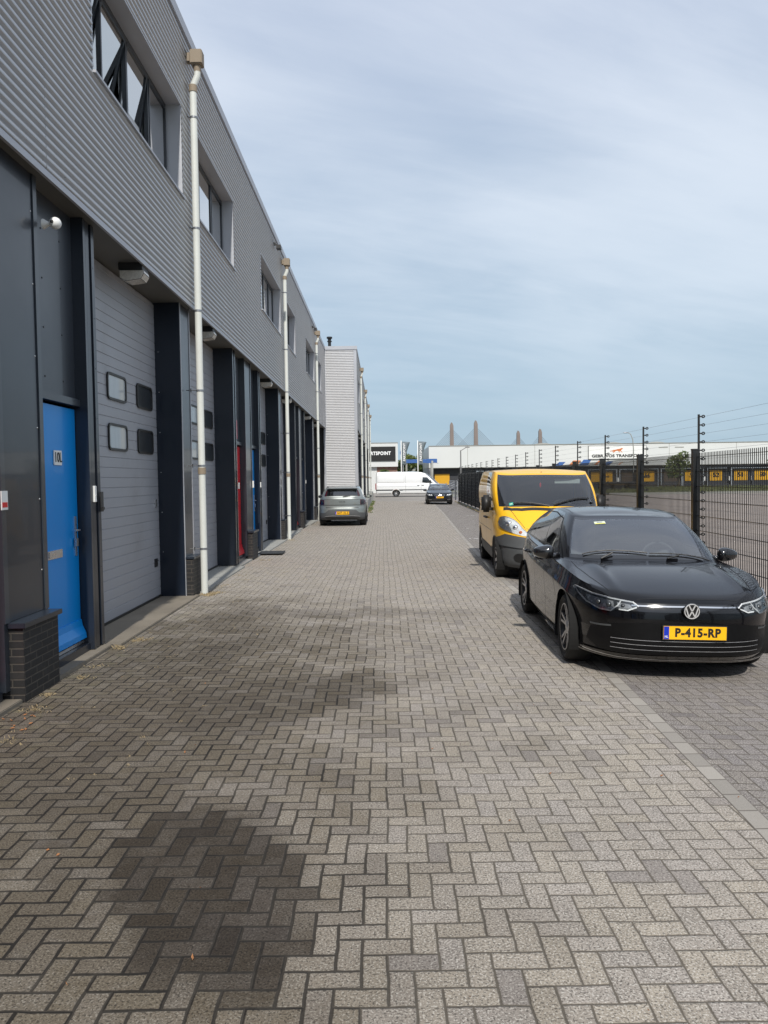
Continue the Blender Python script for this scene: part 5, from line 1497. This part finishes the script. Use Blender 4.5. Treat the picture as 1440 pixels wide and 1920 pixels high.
# ---- 3. grey-green crossover seen from behind ---------------------------
suv = empty('crossover_car', (-1.545, 32.45, 0), R(0.2)); tag(suv, 'grey green crossover seen from behind, parked against the units, plate GHT-32-Z', 'car')
S = Car(hw=.918, nf=3.0, nr=3.6, fc=-.3, rc=-2.75, wb=2.65, rw=.36, arches=[(0, .40), (-2.65, .40)], two_mat='bumper_grey',
    W=[(0, .86), (.1, .90), (.4, .915), (.7, .918), (.85, .90), (1, .865)],
    YF=[(0, .74), (.2, .80), (.7, .79), (1, .70)], YR=[(0, -3.32), (.12, -3.42), (.30, -3.445), (.50, -3.43), (.60, -3.40), (.90, -3.385), (1, -3.36)],
    zb=[(-3.4, .24), (.8, .22)], zs=[(-3.4, 1.085), (-2.6, 1.07), (-1, 1.02), (0, .95), (.7, .85)], zsx=.0,
    taper=[(-3.45, .935), (-2.6, 1.0), (0, 1.0), (.8, .95)],
    gw=.80, gyf=-.35, gfc=-.85, grc=-2.9, gyr=-3.30, gnf=3, gnr=4.2, zg=[(-3.3, 1.10), (-.4, 1.05)], zgx=.0,
    tw=.615, tyf=-1.0, tfc=-1.4, trc=-2.75, tyr=-3.06, tnf=4, tnr=5, zr=[(-3.1, 1.44), (-2.2, 1.51), (-1.1, 1.46)], zrx=.015, crown=.03,
    bulge=(.02, .03, .012), hood=1.4, crease=0, Nf=30, Ns=50, Nr=44, NL=28, ND=6, NG=16, NR=8, wsf=.9, rwf=.90, rw0=2, rw1=4, windows=[(-1.0, -1.7), (-1.76, -2.6)])
S.body('body', 'paint_greygreen', suv, two=lambda p: p.z < .40)
S.decal('rear_bumper', [(-.905, .25), (.905, .25), (.905, .50), (.64, .52), (.52, .62), (-.52, .62), (-.64, .52), (-.905, .50)], 'r', 'bumper_grey', suv, .005)
underbody(suv, S, .22); S.glass('ws', 'windshield', 'windscreen', suv); S.glass('rw', 'rear_window', 'side_glass', suv)
for k in range(2): S.glass(('s', k), 'side_window', 'side_glass', suv)
wheels(suv, S, 'plain', 'rim_dark', .24, 5, .24); interior(suv, S, 1.0, -.5, .7, seats=(-1.4, -2.4), hseat=1.26)
arch_lip(suv, S, 'bumper_grey', .03, .006)
S.decal('tailgate_band', [(-.66, .82), (.66, .82), (.66, .985), (-.66, .985)], 'r', 'paint_greygreen', suv, .010)
for s in (1, -1):
    q = [(s*.68, .815), (s*.855, .83), (s*.865, .96), (s*.82, 1.0), (s*.68, 1.0)]
    if s < 0: q = q[::-1]
    to = S.decal('tail_light', q, 'r', 'tail_dark', suv, .012)
    q = [(s*.70, .835), (s*.80, .84), (s*.80, .975), (s*.70, .975)]
    if s < 0: q = q[::-1]
    S.decal('lamp_core', q, 'r', 'gloss_black', to, .016, skirt=0)
    q = [(s*.60, 1.14), (s*.655, 1.13), (s*.60, 1.33), (s*.555, 1.36)]
    if s < 0: q = q[::-1]
    S.decal('upper_tail_light', q, 'r', 'tail_dark', suv, .012)
    mirror(suv, s*.83, -.85, 1.08, s, 'gloss_black', (.11, .08, .075), .05)
S.seams('panel_seams', [([(-.86, 1.012), (.86, 1.012)], 'r', (1,)), ([(-.84, .795), (.84, .795)], 'r', (1,)), ([(-.62, .72), (.62, .72)], 'r', (1,)), ([(-.62, .70), (.62, .70)], 'r', (1,))], 'ink', suv, .012)
S.decal('rear_diffuser', [(-.55, .27), (.55, .27), (.68, .33), (.60, .37), (-.60, .37), (-.68, .33)], 'r', 'rubber', suv, .006)
S.strip('diffuser_trim', [(-.66, .375), (-.4, .40), (.4, .40), (.66, .375)], 'r', 'lamp_inner', suv, .014, .012)
t = text_mb('V O L V O', .05, .003, .001); t.xf(Matrix.Translation((0, -3.41, .925))); t.build('tailgate_lettering', 'rim_dark', suv)
plate(suv, 'GHT-32-Z', -3.462, .505, -1)
b_ = MB(); b_.prism([(-2.98, 1.455), (-3.20, 1.44), (-3.22, 1.425), (-3.0, 1.42)], 1.16, 'x', -.58); b_.build('roof_spoiler', 'paint_greygreen', suv, bevel=.006)
b_ = MB(); b_.tube([(.02, -3.32, 1.12), (.30, -3.285, 1.15)], .012, 6); b_.build('wiper', 'rubber', suv)

# ---- 4. dark estate car facing the camera --------------------------------
est = empty('estate_car', (3.90, 53.0, -.012), R(180-2)); tag(est, 'small looking dark estate car facing the camera near the far end of the fence', 'car')
E_ = Car(hw=.905, nf=2.9, nr=3.4, fc=-.35, rc=-3.0, wb=2.81, rw=.325, arches=[(0, .365), (-2.81, .365)],
    W=[(0, .84), (.1, .88), (.6, .90), (.78, .905), (1, .86)], YF=[(0, .70), (.15, .78), (.5, .79), (.8, .76), (1, .68)], YR=[(0, -3.6), (.5, -3.72), (1, -3.6)],
    zb=[(-3.7, .24), (.8, .19)], zs=[(-3.7, .96), (-1.2, .92), (0, .86), (.5, .77), (.75, .72)], zsx=.02, taper=[(-3.7, .92), (-2.6, 1), (-.2, 1), (.78, .95)],
    gw=.775, gyf=-.42, gfc=-1.0, grc=-3.2, gyr=-3.55, gnf=3, gnr=4, zg=[(-3.5, .99), (-.4, .95)], zgx=.02, tw=.56, tyf=-1.25, tfc=-1.6, trc=-3.0, tyr=-3.35, tnf=3.8, tnr=4,
    zr=[(-3.3, 1.33), (-2, 1.385), (-1.3, 1.33)], zrx=.02, crown=.03, bulge=(.02, .03, .02), hood=1.5, crease=.012, Nf=40, Ns=40, Nr=20, NL=22, ND=12, NG=12, NR=6, wsf=.92, rwf=.9, rw0=2, rw1=2, windows=[(-1.1, -1.8), (-1.86, -2.7)])
E_.body('body', 'paint_night', est); underbody(est, E_); E_.glass('ws', 'windshield', 'windscreen', est); E_.glass('rw', 'rear_window', 'side_glass', est)
for k in range(2): E_.glass(('s', k), 'side_window', 'side_glass', est)
wheels(est, E_, 'plain', 'rim_silver', .21, 5); interior(est, E_, .93, -.6, .64, seats=(-1.6,), hseat=1.14, sx=-1)
for mr in (False, True):
    ho = E_.decal('headlight', [(.46, .60), (.50, .68), (.70, .72), (.84, .74), (.82, .66), (.66, .60)], 'f', 'lamp_inner', est, .004, mirror=mr)
    for xx in (.56, .70):
        l_, n_, d_ = E_.hit(-xx if mr else xx, .655, 'f'); bb = MB(); bb.ball(tuple(l_), .045, 10, 6); bb.build('lamp_lens', 'lamp_bright', ho, smooth=True)
    E_.decal('kidney_grille', [(.03, .57), (.30, .58), (.37, .64), (.31, .69), (.03, .69)], 'f', 'gloss_black', est, .006, mirror=mr)
    E_.strip('grille_rim', [(.03, .57), (.30, .58), (.37, .64), (.31, .69), (.03, .69), (.03, .55)], 'f', 'chrome', est, .010, .010, mirror=mr)
    E_.decal('fog_intake', [(.52, .30), (.78, .32), (.76, .42), (.54, .40)], 'f', 'gloss_black', est, .004, mirror=mr)
    E_.strip('intake_trim', [(.52, .34), (.78, .36)], 'f', 'alu', est, .018, .010, mirror=mr)
    s = -1 if mr else 1
    mirror(est, s*.80, -.95, .98, s, 'paint_night'); 
    b_ = MB(); b_.tube([(s*.60, -1.35, 1.36), (s*.60, -1.5, 1.42), (s*.60, -3.0, 1.42), (s*.60, -3.1, 1.37)], .018, 8); b_.build('roof_rail', 'alu', est)
E_.decal('lower_intake', [(-.44, .28), (.44, .28), (.48, .40), (-.48, .40)], 'f', 'gloss_black', est, .004)
plate(est, '62-XFT-7', .815, .50, 1)
l_, n_, d_ = E_.hit(0, .745, 'f'); b_ = MB(); b_.ball(tuple(l_), (.042, .02, .042), 12, 8); b_.build('emblem', 'alu', est)

# ---- 5. long white panel van across the end of the street ------------------
spr = empty('panel_van', (5.55, 77.3, 0), R(-90)); tag(spr, 'long white high-roof panel van standing sideways across the far end of the street', 'van')
P_ = Car(hw=.99, nf=2.8, nr=8, fc=-.45, rc=-5.9, wb=4.20, rw=.345, arches=[(0, .41), (-4.20, .41)], two_mat='bumper_grey',
    W=[(0, .93), (.2, .98), (.6, .99), (1, .955)], YF=[(0, .95), (.2, 1.02), (.5, 1.0), (.8, .92), (1, .78)], YR=[(0, -6.2), (1, -6.22)],
    zb=[(-6.2, .36), (-.5, .34), (.3, .32), (1, .28)], zs=[(-6.2, 1.28), (-1, 1.28), (-.3, 1.24), (.3, 1.14), (.9, .98)], zsx=-.02, taper=[(-6.2, 1), (-.4, 1), (.5, .98), (1.02, .93)],
    gw=.94, gyf=.10, gfc=-.75, grc=-5.9, gyr=-6.2, gnf=2.8, gnr=8, zg=[(-6.2, 1.32), (-.8, 1.32), (.1, 1.28)], zgx=.0,
    tw=.80, tyf=-1.05, tfc=-1.8, trc=-5.9, tyr=-6.15, tnf=3, tnr=8, zr=[(-6.2, 2.46), (-2.6, 2.46), (-1.7, 2.40), (-1.1, 2.24)], zrx=.0, crown=.05,
    bulge=(.04, .06, .02), hood=1.2, crease=0, Nf=34, Ns=90, Nr=16, NL=26, ND=10, NG=20, NR=6, wsf=.92, rwf=None, rw0=2, rw1=2, windows=[])
P_.body('body', 'paint_white', spr, two=lambda p: .62 < p.z < .74 and p.y < -.5)
underbody(spr, P_, .34); P_.glass('ws', 'windshield', 'windscreen', spr)
wheels(spr, P_, 'plain', 'rim_silver', .215, 6)
interior(spr, P_, 1.36, -.05, .8, seats=(-1.5,), hseat=1.75)
b_ = MB(); b_.box(-.85, .85, -2.1, -2.05, .5, 2.3); b_.build('bulkhead', 'seat_cloth', spr)
for s in (1, -1):
    w_ = P_.decal('side_window', [(-.55, 1.34), (-.80, 1.55), (-1.10, 1.90), (-1.55, 1.93), (-1.62, 1.40), (-1.2, 1.34)], 's', 'glass_dark', spr, .006, sgn=s, mirror=False)
    mirror(spr, s*.95, -.80, 1.48, s, 'black_plastic', (.09, .08, .16), .03)
    for (yy, zz) in ((-1.55, 1.12), (-2.0, 1.12)):
        l_, n_, d_ = P_.hit(yy, zz, 's', s); hb = MB(); hb.box(min(l_.x, l_.x+s*.04), max(l_.x, l_.x+s*.04), yy-.11, yy+.11, zz-.02, zz+.03); hb.build('door_handle', 'rim_dark', spr, bevel=.008)
P_.seams('panel_seams', [([(-.52, .5), (-.50, 1.0), (-.62, 1.35)], 's', (1, -1)), ([(-1.72, .45), (-1.72, 2.30)], 's', (1, -1)), ([(-1.85, 2.25), (-3.25, 2.25), (-3.25, .5)], 's', (1, -1)),
    ([(-3.4, 1.30), (-4.6, 1.30)], 's', (1, -1)), ([(-3.4, 2.1), (-6.0, 2.1), (-6.0, 1.45), (-3.4, 1.45), (-3.4, 2.1)], 's', (1, -1)), ([(-1.9, 1.02), (-6.1, 1.02)], 's', (1, -1))], 'sign_frame', spr, .022)
arch_lip(spr, P_, 'paint_white', .05, .012)
b_ = MB()
for s in (1, -1): b_.box(min(s*.90, s*.99), max(s*.90, s*.99), -6.26, -6.16, .75, 1.35)
b_.build('tail_light', 'tail_red', spr)
for mr in (False, True): P_.decal('headlight', [(.5, .80), (.56, .95), (.85, 1.05), (.90, .9), (.8, .78)], 'f', 'lamp_inner', spr, .006, mirror=mr)
P_.decal('front_grille', [(-.45, .72), (.45, .72), (.48, .92), (-.48, .92)], 'f', 'gloss_black', spr, .006)
